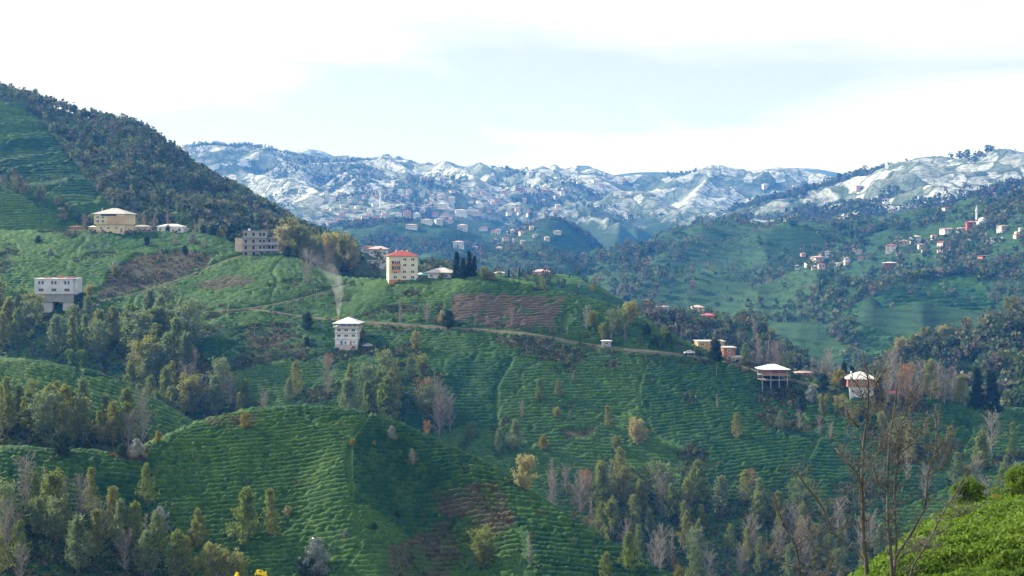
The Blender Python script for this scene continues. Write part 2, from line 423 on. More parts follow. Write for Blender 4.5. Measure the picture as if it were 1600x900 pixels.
# ---- ground materials
def ground_material(name, grass, grass2, soil, snow_line=None, stripe=None):
    m = M(name)
    n1 = m.noise(0.012, 5); n2 = m.noise(0.11, 4); n3 = m.noise(0.9 if stripe is None and snow_line is None else 0.28, 4, rough=0.7)
    col = m.mix(m.ramp(n1, 0.38, 0.62), grass, grass2)
    col = m.mix(m.math('MULTIPLY', m.ramp(n2, 0.5, 0.72), 0.6), col, soil)
    col = m.mix(m.math('MULTIPLY', m.attr('soil'), m.ramp(n2, 0.2, 0.5, (0.6,) * 3)), col, (0.085, 0.070, 0.046))
    col = m.mix(m.ramp(n3, 0.3, 0.75, (0, 0, 0), (0.45,) * 3), col, tuple(c * 0.45 for c in grass))
    if stripe:      # planting rows too far away to tell apart
        sx = m.node('ShaderNodeSeparateXYZ'); m.l.new(m.pos(), sx.inputs[0])
        wv = m.math('SINE', m.math('ADD', m.math('MULTIPLY', sx.outputs['Z'], stripe), m.math('ADD', m.math('MULTIPLY', n2, 3.0), m.math('MULTIPLY', n1, 30.0))))
        col = m.mix(m.math('MULTIPLY', m.math('MULTIPLY', m.ramp(wv, 0.0, 0.8), m.ramp(n2, 0.35, 0.55)), 0.75), col, tuple(c * 0.4 for c in grass))
    if snow_line is not None:
        sx = m.node('ShaderNodeSeparateXYZ'); m.l.new(m.pos(), sx.inputs[0])
        h = m.math('ADD', sx.outputs['Z'], m.math('MULTIPLY', m.math('SUBTRACT', m.noise(0.0055, 5, rough=0.62), 0.5), 290.0))
        h = m.math('ADD', h, m.math('MULTIPLY', m.math('SUBTRACT', m.noise(0.04, 3), 0.5), 90.0))
        s = m.ramp(m.math('DIVIDE', m.math('SUBTRACT', h, snow_line - 6), 60.0), 0.0, 1.0)
        # patchwork: each field keeps or sheds its snow, dark hedges between, terrace lines poking through
        wp = m.node('ShaderNodeVectorMath', operation='ADD'); m.l.new(m.pos(), wp.inputs[0])
        nz = m.node('ShaderNodeTexNoise'); nz.inputs['Scale'].default_value = 0.02; m.l.new(m.pos(), nz.inputs['Vector'])
        sc_ = m.node('ShaderNodeVectorMath', operation='SCALE'); m.l.new(nz.outputs['Color'], sc_.inputs[0]); sc_.inputs['Scale'].default_value = 60.0
        m.l.new(sc_.outputs[0], wp.inputs[1])
        vo = m.node('ShaderNodeTexVoronoi'); vo.inputs['Scale'].default_value = 0.017; m.l.new(wp.outputs[0], vo.inputs['Vector'])
        vs = m.node('ShaderNodeSeparateXYZ'); m.l.new(vo.outputs['Color'], vs.inputs[0])
        ve = m.node('ShaderNodeTexVoronoi', feature='DISTANCE_TO_EDGE'); ve.inputs['Scale'].default_value = 0.017; m.l.new(wp.outputs[0], ve.inputs['Vector'])
        fld = m.ramp(m.math('ADD', vs.outputs['X'], m.math('MULTIPLY', m.math('SUBTRACT', m.noise(0.006, 3), 0.5), 1.2)), 0.12, 0.80)
        s = m.math('MULTIPLY', s, m.math('ADD', 0.18, m.math('MULTIPLY', fld, 0.82)))
        s = m.math('MULTIPLY', s, m.ramp(ve.outputs['Distance'], 0.02, 0.06, (0.2,) * 3))
        wv = m.math('SINE', m.math('ADD', m.math('MULTIPLY', sx.outputs['Z'], 1.3), m.math('MULTIPLY', m.noise(0.03, 3), 14.0)))
        s = m.math('MULTIPLY', s, m.math('SUBTRACT', 1.0, m.math('MULTIPLY', m.math('MULTIPLY', m.ramp(wv, 0.6, 0.95), m.ramp(m.noise(0.02, 2), 0.4, 0.6)), 0.6)))
        s = m.math('MULTIPLY', s, m.ramp(m.noise(0.07, 5, rough=0.75), 0.33, 0.58))
        col = m.mix(s, col, (0.57, 0.60, 0.66))
    m.principled(col, 0.9, 0.15, n3, 0.8, 0.6 if stripe is None and snow_line is None else 2.5)
    return m.m

MAT_NEARGROUND = ground_material('tea_slope_ground', (0.035, 0.085, 0.022), (0.05, 0.10, 0.028), (0.07, 0.065, 0.035))
MAT_FAR_GREEN = ground_material('far_green_slopes', (0.018, 0.060, 0.022), (0.038, 0.095, 0.028), (0.04, 0.055, 0.033), None, 1.15)
MAT_WOODFLOOR = ground_material('mountain_slope', (0.018, 0.055, 0.024), (0.035, 0.075, 0.03), (0.05, 0.05, 0.035), None, 1.9)
MAT_SNOW = ground_material('snowy_slopes', (0.022, 0.055, 0.026), (0.045, 0.085, 0.035), (0.05, 0.05, 0.04), 34.0)
MAT_SNOW2 = ground_material('snowy_spur_slopes', (0.022, 0.055, 0.026), (0.045, 0.085, 0.035), (0.05, 0.05, 0.04), 34.0)
MAT_FAR = ground_material('far_range_slopes', (0.05, 0.07, 0.04), (0.05, 0.07, 0.04), (0.07, 0.07, 0.05), 330.0)

# bare ground: field patches, earth banks, cuttings (photograph outlines, laid on the slope)
SOIL_TEA_SLOPE = [
    [(707, 463), (760, 463), (882, 468), (862, 518), (760, 512), (700, 500)],
    [(305, 446), (366, 432), (404, 441), (370, 452), (320, 456)],
    [(170, 425), (215, 398), (290, 392), (345, 398), (320, 418), (240, 450), (175, 462), (150, 462)],
    [(296, 552), (310, 548), (335, 585), (325, 595), (300, 590)],
    [(875, 672), (925, 672), (930, 684), (885, 688)],
    [(585, 510), (650, 513), (650, 519), (590, 517)],
    [(1240, 566), (1280, 570), (1330, 592), (1330, 604), (1250, 590)],
    [(385, 530), (450, 520), (480, 528), (400, 546)],
    [(770, 526), (850, 533), (880, 542), (800, 546), (775, 538)]]
SOIL_MOUND = [[(668, 772), (772, 757), (802, 800), (805, 828), (770, 840), (735, 850), (700, 905), (600, 905), (608, 862), (650, 840), (700, 815)],
              [(320, 656), (400, 650), (398, 672), (330, 672)], [(165, 708), (235, 700), (225, 724), (175, 722)]]
def soil_mask(polys):
    def f(V, X, T):
        px, py = project(V)
        jx = px + 6 * fbm(V[..., 0], V[..., 1], 7, 2, 5); jy = py + 4 * fbm(V[..., 0], V[..., 1], 7, 2, 6)
        m = np.zeros(px.shape)
        for q in polys: m = np.maximum(m, in_poly(jx, jy, q).astype(float))
        return {'soil': m}
    return f
none_mask = lambda V, X, T: {'soil': np.zeros(V.shape[:2])}
spec = [(near_slope, 14, (6, 8, 14, 16, 8, 6), MAT_NEARGROUND, None), (tea_mound, 5, (8, 20, 20, 24, 8, 6), MAT_NEARGROUND, SOIL_MOUND),
        (left_knoll, 5, (14, 26, 24, 8, 6), MAT_NEARGROUND, None), (tea_slope, 5, (6, 18, 24, 26, 26, 4, 4), MAT_NEARGROUND, SOIL_TEA_SLOPE),
        (right_spur, 4, (14, 22, 20, 6), MAT_WOODFLOOR, None), (near_ridge, 3.5, (18, 26, 30, 8), MAT_FAR_GREEN, None),
        (left_shoulder, 4, (12, 16, 18, 6), MAT_WOODFLOOR, None), (house_knoll, 3.5, (14, 24, 26, 8), MAT_FAR_GREEN, None),
        (dark_knoll, 3.5, (12, 16, 18, 8), MAT_WOODFLOOR, None), (left_mountain, 4.5, (6, 20, 40, 40, 8, 4), MAT_WOODFLOOR, None),
        (right_hill, 4, (12, 30, 32, 6), MAT_FAR_GREEN, None), (village_hill, 3.6, (8, 24, 32, 36, 6), MAT_FAR_GREEN, None),
        (mid_cone, 3, (20, 30, 36, 8), MAT_FAR_GREEN, None), (cone_hill, 3.2, (12, 32, 34, 6), MAT_FAR_GREEN, None),
        (snow_spur, 2.5, (20, 34, 40, 8), MAT_SNOW2, None), (snow_ridge, 2.8, (12, 28, 38, 44, 6), MAT_SNOW, None),
        (snow_hills, 3.0, (6, 20, 42, 50, 42, 6), MAT_SNOW, None), (far_peak, 3, (8, 20, 24, 6), MAT_FAR, None), (far_range, 3, (8, 20, 24, 6), MAT_FAR, None)]
for h, sx, rows, mat, polys in spec:
    link(h.name, h.mesh(sx, rows, soil_mask(polys) if polys else none_mask), mat, kind='structure')
GROUND_Z = -330.0
gs = 7600.0
gx, gy = np.meshgrid(np.linspace(-gs + 10, gs - 10, 60), np.linspace(-690, gs - 10, 60))
link('ground', mesh_np('ground', np.stack([gx, gy, np.full(gx.shape, GROUND_Z)], -1), grid_faces(60, 60), True, {'soil': np.zeros(gx.size)}), MAT_WOODFLOOR, kind='structure')

# ---- the hazy valley air
hz = M('valley_air')
vol = hz.node('ShaderNodeVolumePrincipled')
vol.inputs['Color'].default_value = (0.05, 0.30, 1.0, 1)
vol.inputs['Density'].default_value = 0.000125
vol.inputs['Absorption Color'].default_value = (1.0, 1.0, 1.0, 1)
vol.inputs['Anisotropy'].default_value = 0.0
hz.l.new(vol.outputs[0], hz.out.inputs['Volume'])
hzx = gs; z0, z1 = GROUND_Z - 1.5, 520.0
bv = np.array([(x, y, z) for z in (z0, z1) for (x, y) in ((-hzx, -700), (hzx, -700), (hzx, gs), (-hzx, gs))], float)
bf = np.array([(0, 3, 2, 1), (4, 5, 6, 7), (0, 1, 5, 4), (1, 2, 6, 5), (2, 3, 7, 6), (3, 0, 4, 7)])
link('haze', mesh_np('haze', bv, bf, False), hz.m, kind='stuff', label='thin blue haze filling the whole valley')

# ================================================================== ROADS (survey first: the hedges keep clear of them)
def ground_at(px, py, hills=None):
    for h in (hills or HILLS):
        if h.x0 <= px <= h.x1 and h.top_at(px) <= py: return h.at(px, py), h
    h = (hills or HILLS)[-1]; return h.at(px, py), h

ROADS = [   # photograph points, width in metres
    ('dirt_track', [(128, 494), (150, 474), (200, 462), (250, 448), (300, 430), (340, 413), (365, 404), (382, 400), (398, 399.5)], 2.0, tea_slope),
    ('dirt_track', [(140, 491), (200, 490), (280, 489), (340, 487), (388, 483), (430, 476), (470, 467), (520, 453), (550, 444), (575, 440)], 1.7, tea_slope),
    ('dirt_track', [(388, 483), (430, 489), (480, 496), (530, 501), (590, 505), (650, 509), (720, 514), (790, 519), (850, 526), (900, 536), (950, 543), (1000, 548), (1040, 552), (1080, 557), (1130, 566), (1170, 577), (1210, 588), (1260, 599), (1310, 611)], 1.9, tea_slope),
]
ROAD_PTS = []
def smooth_path(pts, n):
    a = np.array(pts, float); s = np.concatenate([[0], np.cumsum(np.hypot(*np.diff(a, axis=0).T))])
    u = np.linspace(0, s[-1], n); return np.stack([pchip1(s, a[:, 0], u), pchip1(s, a[:, 1], u)], -1)
MAT_TRACK = M('pale_dirt_track')
_n = MAT_TRACK.noise(0.5, 4); _n2 = MAT_TRACK.noise(3.0, 3)
MAT_TRACK.principled(MAT_TRACK.mix(MAT_TRACK.ramp(_n, 0.3, 0.7), (0.17, 0.155, 0.115), (0.11, 0.10, 0.07)), 0.95, 0.1, _n2, 0.5, 0.1)
MAT_TRACK = MAT_TRACK.m
ROAD_LINES = []
for nm, pts, wid, hill in ROADS:
    sp = smooth_path(pts, 160)
    W = np.array([hill.at(a, b) for a, b in sp])
    k = np.hanning(9); k /= k.sum()
    for c in range(3): W[:, c] = np.convolve(np.pad(W[:, c], 4, mode='edge'), k, 'valid')
    ROAD_LINES.append((nm, W, wid)); ROAD_PTS.append((W[:, :2], wid))
def road_dist(x, y):
    d = np.full(np.shape(x), 1e9)
    for W, wid in ROAD_PTS:
        lo = W.min(0) - 12; hi = W.max(0) + 12
        m = (x > lo[0]) & (x < hi[0]) & (y > lo[1]) & (y < hi[1])
        if not m.any(): continue
        xx = x[m]; yy = y[m]; best = np.full(xx.shape, 1e9)
        for i in range(0, len(W) - 1, 1):
            a = W[i]; b = W[i + 1]; ab = b - a; L = ab @ ab + 1e-9
            t = np.clip(((xx - a[0]) * ab[0] + (yy - a[1]) * ab[1]) / L, 0, 1)
            best = np.minimum(best, np.hypot(xx - a[0] - t * ab[0], yy - a[1] - t * ab[1]))
        d[m] = np.minimum(d[m], best - wid / 2)
    return d
for nm, W, wid in ROAD_LINES:
    T = np.gradient(W, axis=0); Nn = np.stack([-T[:, 1], T[:, 0]], -1); Nn /= np.linalg.norm(Nn, axis=1)[:, None] + 1e-9
    rows = []
    for s_, dz in ((-1.25, -2.2), (-1.0, 0.35), (-0.35, 0.42), (0.0, 0.50), (0.35, 0.42), (1.0, 0.35), (1.25, -2.2)):
        q = W.copy(); jit = 0.12 * fbm(W[:, 0] + 40 * s_, W[:, 1], 3, 2, 3)
        q[:, :2] += Nn * (s_ * wid / 2 * (1 + jit))[:, None]; q[:, 2] += dz; rows.append(q)
    Vr = np.stack(rows, 0)
    link(nm, mesh_np(nm, Vr.reshape(-1, 3), grid_faces(len(rows), len(W)), True), MAT_TRACK, kind='structure')

# ================================================================== TEA HEDGES
def tea_material(name, dark, mid, light):
    m = M(name)
    n1 = m.noise(0.035, 4); n2 = m.noise(1.3, 4, rough=0.65); n3 = m.noise(0.25, 3)
    col = m.mix(m.ramp(n1, 0.35, 0.65), dark, mid)
    col = m.mix(m.ramp(m.math('ADD', m.math('MULTIPLY', m.attr('tint'), 0.6), m.math('MULTIPLY', n3, 0.5)), 0.35, 0.80), col, light)
    col = m.mix(m.ramp(n2, 0.25, 0.6, (0.75,) * 3, (0, 0, 0)), col, tuple(c * 0.35 for c in dark))
    col = m.mix(m.attr('dry'), col, m.mix(m.ramp(n2, 0.3, 0.6), (0.055, 0.045, 0.034), (0.105, 0.082, 0.056)))
    m.principled(col, 0.75, 0.12, m.noise(5.0, 3), 0.6, 0.2)
    return m.m
MAT_TEA = tea_material('tea_bush_leaves', (0.007, 0.046, 0.018), (0.013, 0.066, 0.020), (0.068, 0.145, 0.026))
MAT_TEA_NEAR = tea_material('fresh_tea_leaves', (0.06, 0.12, 0.014), (0.10, 0.17, 0.022), (0.17, 0.25, 0.04))

def tea_hedges(name, hill, stepx, dpy, x0, x1, t0, t1, spacing, height, mask, mat, seed, kz=1.0, ky=0.45, cell=38.0, label='', dry=None, turn=0.35):
    xs = np.arange(x0, x1, stepx)
    # rows of samples evenly spread over the picture height
    tt = np.linspace(t0, t1, 900)
    mid = np.linspace(x0, x1, 15)
    pyy = np.array([project(hill.surf(np.full(tt.shape, c), tt))[1] for c in mid])
    L = np.concatenate([[0], np.cumsum(np.abs(np.diff(pyy, axis=1)).max(0) + 0.02)])
    ts = np.interp(np.arange(0, L[-1], dpy), L, tt)
    X, T = np.meshgrid(xs, ts)
    V = hill.surf(X, T); x, y, z = V[..., 0], V[..., 1], V[..., 2]
    px, py = project(V)
    # plots: jittered cells, each with its own row direction and offset
    wx = x + 0.35 * cell * fbm(x, y, cell * 1.3, 2, seed + 1); wy = y + 0.35 * cell * fbm(x, y, cell * 1.3, 2, seed + 2)
    ci = np.floor(wx / cell); cj = np.floor(wy / (cell * 0.8))
    r = lambda k: (np.sin(ci * 12.9898 + cj * 78.233 + k * 37.719 + seed) * 43758.5453) % 1.0
    ex = np.minimum(wx / cell - ci, 1 - (wx / cell - ci)) * cell; ey = np.minimum(wy / (cell * .8) - cj, 1 - (wy / (cell * .8) - cj)) * cell * .8
    edge = np.where(r(9) > 0.45, np.minimum(ex, ey * 3), 9.0)
    lev = z * kz + y * ky + (r(1) - 0.5) * turn * x + (r(3) - 0.5) * turn * 0.3 * y
    ph = lev / spacing + r(2) * 0.7 + 0.18 * fbm(x, y, 18, 2, seed + 3)
    u = 2 * (ph - np.floor(ph)) - 1
    row_id = np.floor(ph)
    prof = np.clip(1 - np.abs(u / 0.74) ** 2.6, 0, 1) ** 0.85
    lump = 0.82 + 0.24 * fbm(x * 1.0 + row_id * 7.3, y * 0.7 + row_id * 3.1, 1.7, 2, seed + 5) + 0.22 * fbm(x, y, 9, 2, seed + 6)
    gap = sstep(-0.80, -0.60, fbm(x + row_id * 13.7, y, 5.0, 2, seed + 7))
    h = height * prof * np.clip(lump, 0.15, 1.4) * (0.25 + 0.75 * gap)
    h = h * sstep(0.5, 1.1, edge)
    bw = spacing * 0.85; bc = (x + 0.3 * fbm(x, y, 5, 2, seed + 10)) / bw + (np.sin(row_id * 91.7 + seed) * 437.5 % 1.0); bid = np.floor(bc)
    bush = 1 - np.abs(2 * (bc - bid) - 1) ** 2.6                        # single bushes along the row
    brn = (np.sin(bid * 12.9898 + row_id * 78.233 + seed) * 43758.5453) % 1.0
    h = h * (0.84 + 0.16 * bush) * (0.86 + 0.20 * brn) * np.where(brn > 0.035, 1, 0.25)
    tint = np.clip(0.55 * r(4) + 0.45 * brn, 0, 1)
    h = h + 0.09 * height * fbm(x * 1.0, y * 1.0 + z, 0.6, 2, seed + 8)
    rd = road_dist(x, y)
    mk = mask(px, py, V) if mask is not None else np.ones(x.shape)
    mk = mk * sstep(0.3, 1.5, rd)
    V = V.copy()
    V[..., 2] += np.where(mk > 0.02, h * mk + 0.06, -0.35)
    nz = 0.35 * h * mk
    V[..., 1] -= nz * 0.25
    keep = (mk > 0.02)
    for hh in HILLS[:HILLS.index(hill)]: keep &= ~(hh.top_at(px) < py - 22)      # far behind a nearer hill
    fc = grid_faces(len(ts), len(xs)); kf = keep.reshape(-1)
    fc = fc[kf[fc].any(1)]
    used = np.zeros(len(kf), bool); used[fc.ravel()] = True
    remap = np.cumsum(used) - 1
    dr = np.zeros(x.shape)
    if dry:
        jx = px + 5 * fbm(x, y, 4, 2, 5); jy = py + 3 * fbm(x, y, 4, 2, 6)
        for q, amt in dry: dr = np.maximum(dr, amt * in_poly(jx, jy, q))
        dr *= np.clip((0.62 if hill is tea_mound else 1.1) + 1.3 * fbm(x, y, 7, 3, 77), 0, 1)
    me = mesh_np(name, V.reshape(-1, 3)[used], remap[fc], True, {'dry': dr.reshape(-1)[used], 'tint': tint.reshape(-1)[used]})
    return link(name, me, mat, kind='stuff', label=label)

def poly_mask(polys, jitter=5.0, seed=0):
    def f(px, py, V):
        jx = px + jitter * fbm(V[..., 0], V[..., 1], 9, 2, seed + 5); jy = py + jitter * .6 * fbm(V[..., 0], V[..., 1], 9, 2, seed + 6)
        m = np.ones(px.shape)
        for q in polys: m = np.where(in_poly(jx, jy, q), 0.0, m)
        return m
    return f
def rough_patches(polys, thr=0.36, scale=26, seed=3):
    pm = poly_mask(polys, 5, seed)
    def f(px, py, V):
        n = fbm(V[..., 0], V[..., 1] * 1.4, scale, 3, seed + 60)
        n = np.where(in_poly(px, py, [(695, 455), (890, 460), (872, 524), (690, 508)]), -1.0, n)      # the pruned plot is planted throughout
        return pm(px, py, V) * (1 - sstep(thr, thr + 0.06, n))
    return f
HEDGE_MOUND = tea_hedges('tea_hedges', tea_mound, 1.7, 1.05, -30, 1120, 0.8, 3.55, 1.35, 1.15,
    rough_patches([SOIL_MOUND[2]], 0.95, 20, 5), MAT_TEA, 5, label='rows of clipped green tea bushes on the front mound',
    dry=[(SOIL_MOUND[0], 0.75), (SOIL_MOUND[1], 0.6)])
HEDGE_SLOPE = tea_hedges('tea_hedges', tea_slope, 2.6, 1.15, -20, 1620, 0.9, 4.15, 1.8, 1.65,
    rough_patches([SOIL_TEA_SLOPE[2], SOIL_TEA_SLOPE[3], SOIL_TEA_SLOPE[4], SOIL_TEA_SLOPE[5], SOIL_TEA_SLOPE[6], SOIL_TEA_SLOPE[7], SOIL_TEA_SLOPE[8]], 0.40, 30, 8), MAT_TEA, 9, cell=55,
    label='rows of green tea bushes on the hillside around the houses', dry=[(SOIL_TEA_SLOPE[0], 1.0), (SOIL_TEA_SLOPE[1], 0.8)])
HEDGE_KNOLL = tea_hedges('tea_hedges', left_knoll, 2.2, 1.2, -20, 420, 0.5, 2.5, 1.5, 1.05, None, MAT_TEA, 15, cell=45,
    label='rows of green tea bushes on the small knoll among trees', turn=0.9)
HEDGE_NEAR = tea_hedges('tea_hedges', near_slope, 2.6, 1.3, 1260, 1650, 2.1, 3.25, 1.15, 0.60, None, MAT_TEA_NEAR, 19, cell=60, kz=0.9, ky=0.55,
    label='bright green tea bushes on the near slope', turn=0.5)

# plots further off, still in rows
def only(polys, seed=0):
    def f(px, py, V):
        m = np.zeros(px.shape); jx = px + 3 * fbm(V[..., 0], V[..., 1], 14, 2, seed); jy = py + 2 * fbm(V[..., 0], V[..., 1], 14, 2, seed + 1)
        for q in polys: m = np.where(in_poly(jx, jy, q), 1.0, m)
        return m
    return f
TEA_M = [[(-50, 160), (20, 160), (45, 172), (70, 200), (110, 250), (150, 300), (190, 335), (200, 352), (60, 345), (30, 285), (-50, 250)], [(245, 320), (275, 332), (330, 368), (290, 372)], [(375, 318), (440, 350), (420, 350)]]
tea_hedges('tea_hedges', left_mountain, 2.4, 0.95, -30, 445, 0.9, 2.98, 3.6, 1.9, only(TEA_M), MAT_TEA, 25, cell=90, label='rows of tea bushes on the left mountain', turn=0.3)
tea_hedges('tea_hedges', left_shoulder, 2.4, 0.95, -30, 200, 0.6, 2.2, 2.6, 1.5, None, MAT_TEA, 27, cell=70, label='rows of tea bushes on the terraced shoulder at the left edge', turn=0.3)
RH_CLEAR = [[(1330, 480), (1400, 448), (1500, 432), (1525, 432), (1560, 470), (1540, 500), (1480, 520), (1430, 545), (1340, 560)]]
tea_hedges('tea_hedges', right_hill, 2.6, 0.95, 1310, 1600, 0.9, 2.05, 6.5, 2.6, only(RH_CLEAR), MAT_TEA, 29, cell=90, label='rows of tea bushes on the dark field of the right hill', turn=0.3)
tea_hedges('tea_hedges', dark_knoll, 2.6, 0.95, 700, 1010, 0.9, 2.1, 2.8, 1.5, None, MAT_TEA, 33, cell=70, label='rows of tea bushes on the dark knoll behind the crest', turn=0.3)
tea_hedges('tea_hedges', house_knoll, 2.6, 0.95, 960, 1260, 1.1, 2.1, 2.8, 1.5, rough_patches([], 0.12, 40, 37), MAT_TEA, 35, cell=70, label='rows of tea bushes on the green knoll below its houses', turn=0.3)

# ================================================================== TREES
def rot_about(v, axis, a):
    return v * math.cos(a) + np.cross(axis, v) * math.sin(a) + axis * np.dot(axis, v) * (1 - math.cos(a))
def unit(v): return v / (np.linalg.norm(v) + 1e-12)

class Tubes:
    def __init__(s): s.V, s.F3, s.F4, s.n = [], [], [], 0
    def add(s, pts, rad, sides=3):
        pts = np.asarray(pts, float); n = len(pts)
        T = np.gradient(pts, axis=0); ang = np.arange(sides) * 2 * math.pi / sides
        ref = np.array([0.31, 0.87, 0.38])
        rings = []
        for i in range(n):
            t = unit(T[i]); a = unit(np.cross(t, ref)); b = np.cross(t, a)
            rings.append(pts[i] + rad[i] * (np.cos(ang)[:, None] * a + np.sin(ang)[:, None] * b))
        s.V.append(np.concatenate(rings)); o = s.n
        for i in range(n - 1):
            for k in range(sides):
                k2 = (k + 1) % sides
                s.F4.append((o + i * sides + k, o + i * sides + k2, o + (i + 1) * sides + k2, o + (i + 1) * sides + k))
        if sides > 3 and rad[-1] > 0.03: s.F4.append(tuple(o + (n - 1) * sides + k for k in range(4))) if sides == 4 else None
        s.n += n * sides
    def mesh(s, name):
        return mesh_np(name, np.concatenate(s.V), np.array(s.F4), True)

def skeleton(seed, H, env, n_br, br0, up, crook=0.12, trunk_r=0.16, lean=0.03, sub=6, subsub=0, droop=0.0, sublen=0.42):
    """tapered trunk with limbs reaching to the envelope; returns tubes and leaf anchors"""
    R = np.random.default_rng(seed); tb = Tubes(); anchors = []
    n = 10; tz = np.linspace(0, H, n)
    tx = np.cumsum(R.normal(0, crook * H / 30, n)) + lean * H * (tz / H) ** 1.5; ty = np.cumsum(R.normal(0, crook * H / 30, n))
    tx -= tx[0]; ty -= ty[0]
    tr = np.stack([tx, ty, tz - 0.6], -1)
    tb.add(tr, trunk_r * (1 - 0.93 * (tz / H) ** 0.9), 6)
    at = lambda h: np.array([np.interp(h, tz, tx), np.interp(h, tz, ty), h - 0.6])
    g = R.uniform(0, 6.28)
    for i in range(n_br):
        f = br0 + (1 - br0) * ((i + R.uniform(0, 1)) / n_br)
        h = f * H; g += 2.4 + R.normal(0, 0.4)
        L = max(0.35, env(f) * H * R.uniform(0.65, 1.12))
        el = up + R.normal(0, 0.14)
        d = np.array([math.cos(g) * math.cos(el), math.sin(g) * math.cos(el), math.sin(el)])
        b0 = at(max(0.3, h - L * math.sin(el) * 0.55)); m = 5; pts = [b0]
        for k in range(m - 1):
            d = unit(d + R.normal(0, crook, 3) + np.array([0, 0, 0.05 - droop]))
            pts.append(pts[-1] + d * L / (m - 1))
        pts = np.array(pts); r0 = min(trunk_r * 0.45, 0.018 * L + 0.02)
        tb.add(pts, r0 * np.linspace(1, 0.22, m), 4)
        for j in range(sub):
            q = R.uniform(0.25, 1.0); kk = q * (m - 1); k0 = min(int(kk), m - 2)
            p0 = pts[k0] + (pts[k0 + 1] - pts[k0]) * (kk - k0)
            dd = unit(unit(pts[k0 + 1] - pts[k0]) + R.normal(0, 0.6, 3) + np.array([0, 0, 0.15]))
            l2 = L * sublen * R.uniform(0.5, 1.1) * (1.15 - 0.5 * q)
            p1 = p0 + dd * l2 * 0.55; d2 = unit(dd + R.normal(0, 0.25, 3) + np.array([0, 0, 0.1 - droop])); p2 = p1 + d2 * l2 * 0.45
            tb.add([p0, p1, p2], [r0 * 0.35, r0 * 0.24, r0 * 0.10], 3)
            for w in (0.4, 0.7, 1.0): anchors.append(p0 + (p2 - p0) * w)
            for s_ in range(subsub):
                w = R.uniform(0.2, 1.0); a0 = p0 + (p2 - p0) * w
                d3 = unit(d2 + R.normal(0, 0.65, 3) + np.array([0, 0, 0.2])); l3 = l2 * R.uniform(0.3, 0.7)
                tb.add([a0, a0 + d3 * l3], [r0 * 0.16, r0 * 0.06], 3)
    return tb, np.array(anchors)

def leaf_quads(centres, size, per, spread, R, flat=0.0, tint=None):
    """leaf sprays: small bent diamonds"""
    c = np.repeat(centres, per, axis=0) + R.normal(0, spread, (len(centres) * per, 3))
    n = len(c); a = R.normal(0, 1, (n, 3)); a /= np.linalg.norm(a, axis=1)[:, None]
    b = R.normal(0, 1, (n, 3)); b -= (a * b).sum(1)[:, None] * a; b /= np.linalg.norm(b, axis=1)[:, None]
    a[:, 2] *= (1 - flat)
    s = size * R.uniform(0.6, 1.35, (n, 1))
    nn = np.cross(a, b) * 0.18
    V = np.stack([c - a * s, c - b * s * 0.62 + nn * s, c + a * s, c + b * s * 0.62 + nn * s], 1).reshape(-1, 3)
    Fq = np.arange(4 * n).reshape(-1, 4)
    t = np.repeat(R.uniform(0, 1, n) if tint is None else tint, 4)
    return V, Fq, t

def crown_mesh(name, anchors, size, per, spread, seed, keep=1.0, flat=0.0):
    R = np.random.default_rng(seed)
    if keep < 1: anchors = anchors[R.uniform(0, 1, len(anchors)) < keep]
    V, Fq, t = leaf_quads(anchors, size, per, spread, R, flat)
    return mesh_np(name, V, Fq, False, {'tint': t})

def leaf_mat(name, c1, c2, c3, trans=0.5, rough=0.6, spec=0.2):
    m = M(name)
    oi = m.node('ShaderNodeObjectInfo').outputs['Random']
    col = m.mix(m.attr('tint'), c1, c2)
    col = m.mix(m.ramp(oi, 0.2, 0.95, (0, 0, 0), (0.75,) * 3), col, c3)
    m.leafy(col, trans, rough, spec); return m.m
def bark_mat(name, c1, c2):
    m = M(name); n = m.noise(2.5, 4)
    m.principled(m.mix(m.ramp(n, 0.3, 0.7), c1, c2), 0.9, 0.15, m.noise(14, 3), 0.5, 0.03); return m.m
BARK = bark_mat('grey_bark', (0.10, 0.085, 0.07), (0.19, 0.165, 0.14))
BARK_PALE = bark_mat('pale_twigs', (0.20, 0.175, 0.165), (0.31, 0.28, 0.265))
BARK_DARK = bark_mat('dark_bark', (0.045, 0.036, 0.03), (0.085, 0.07, 0.055))
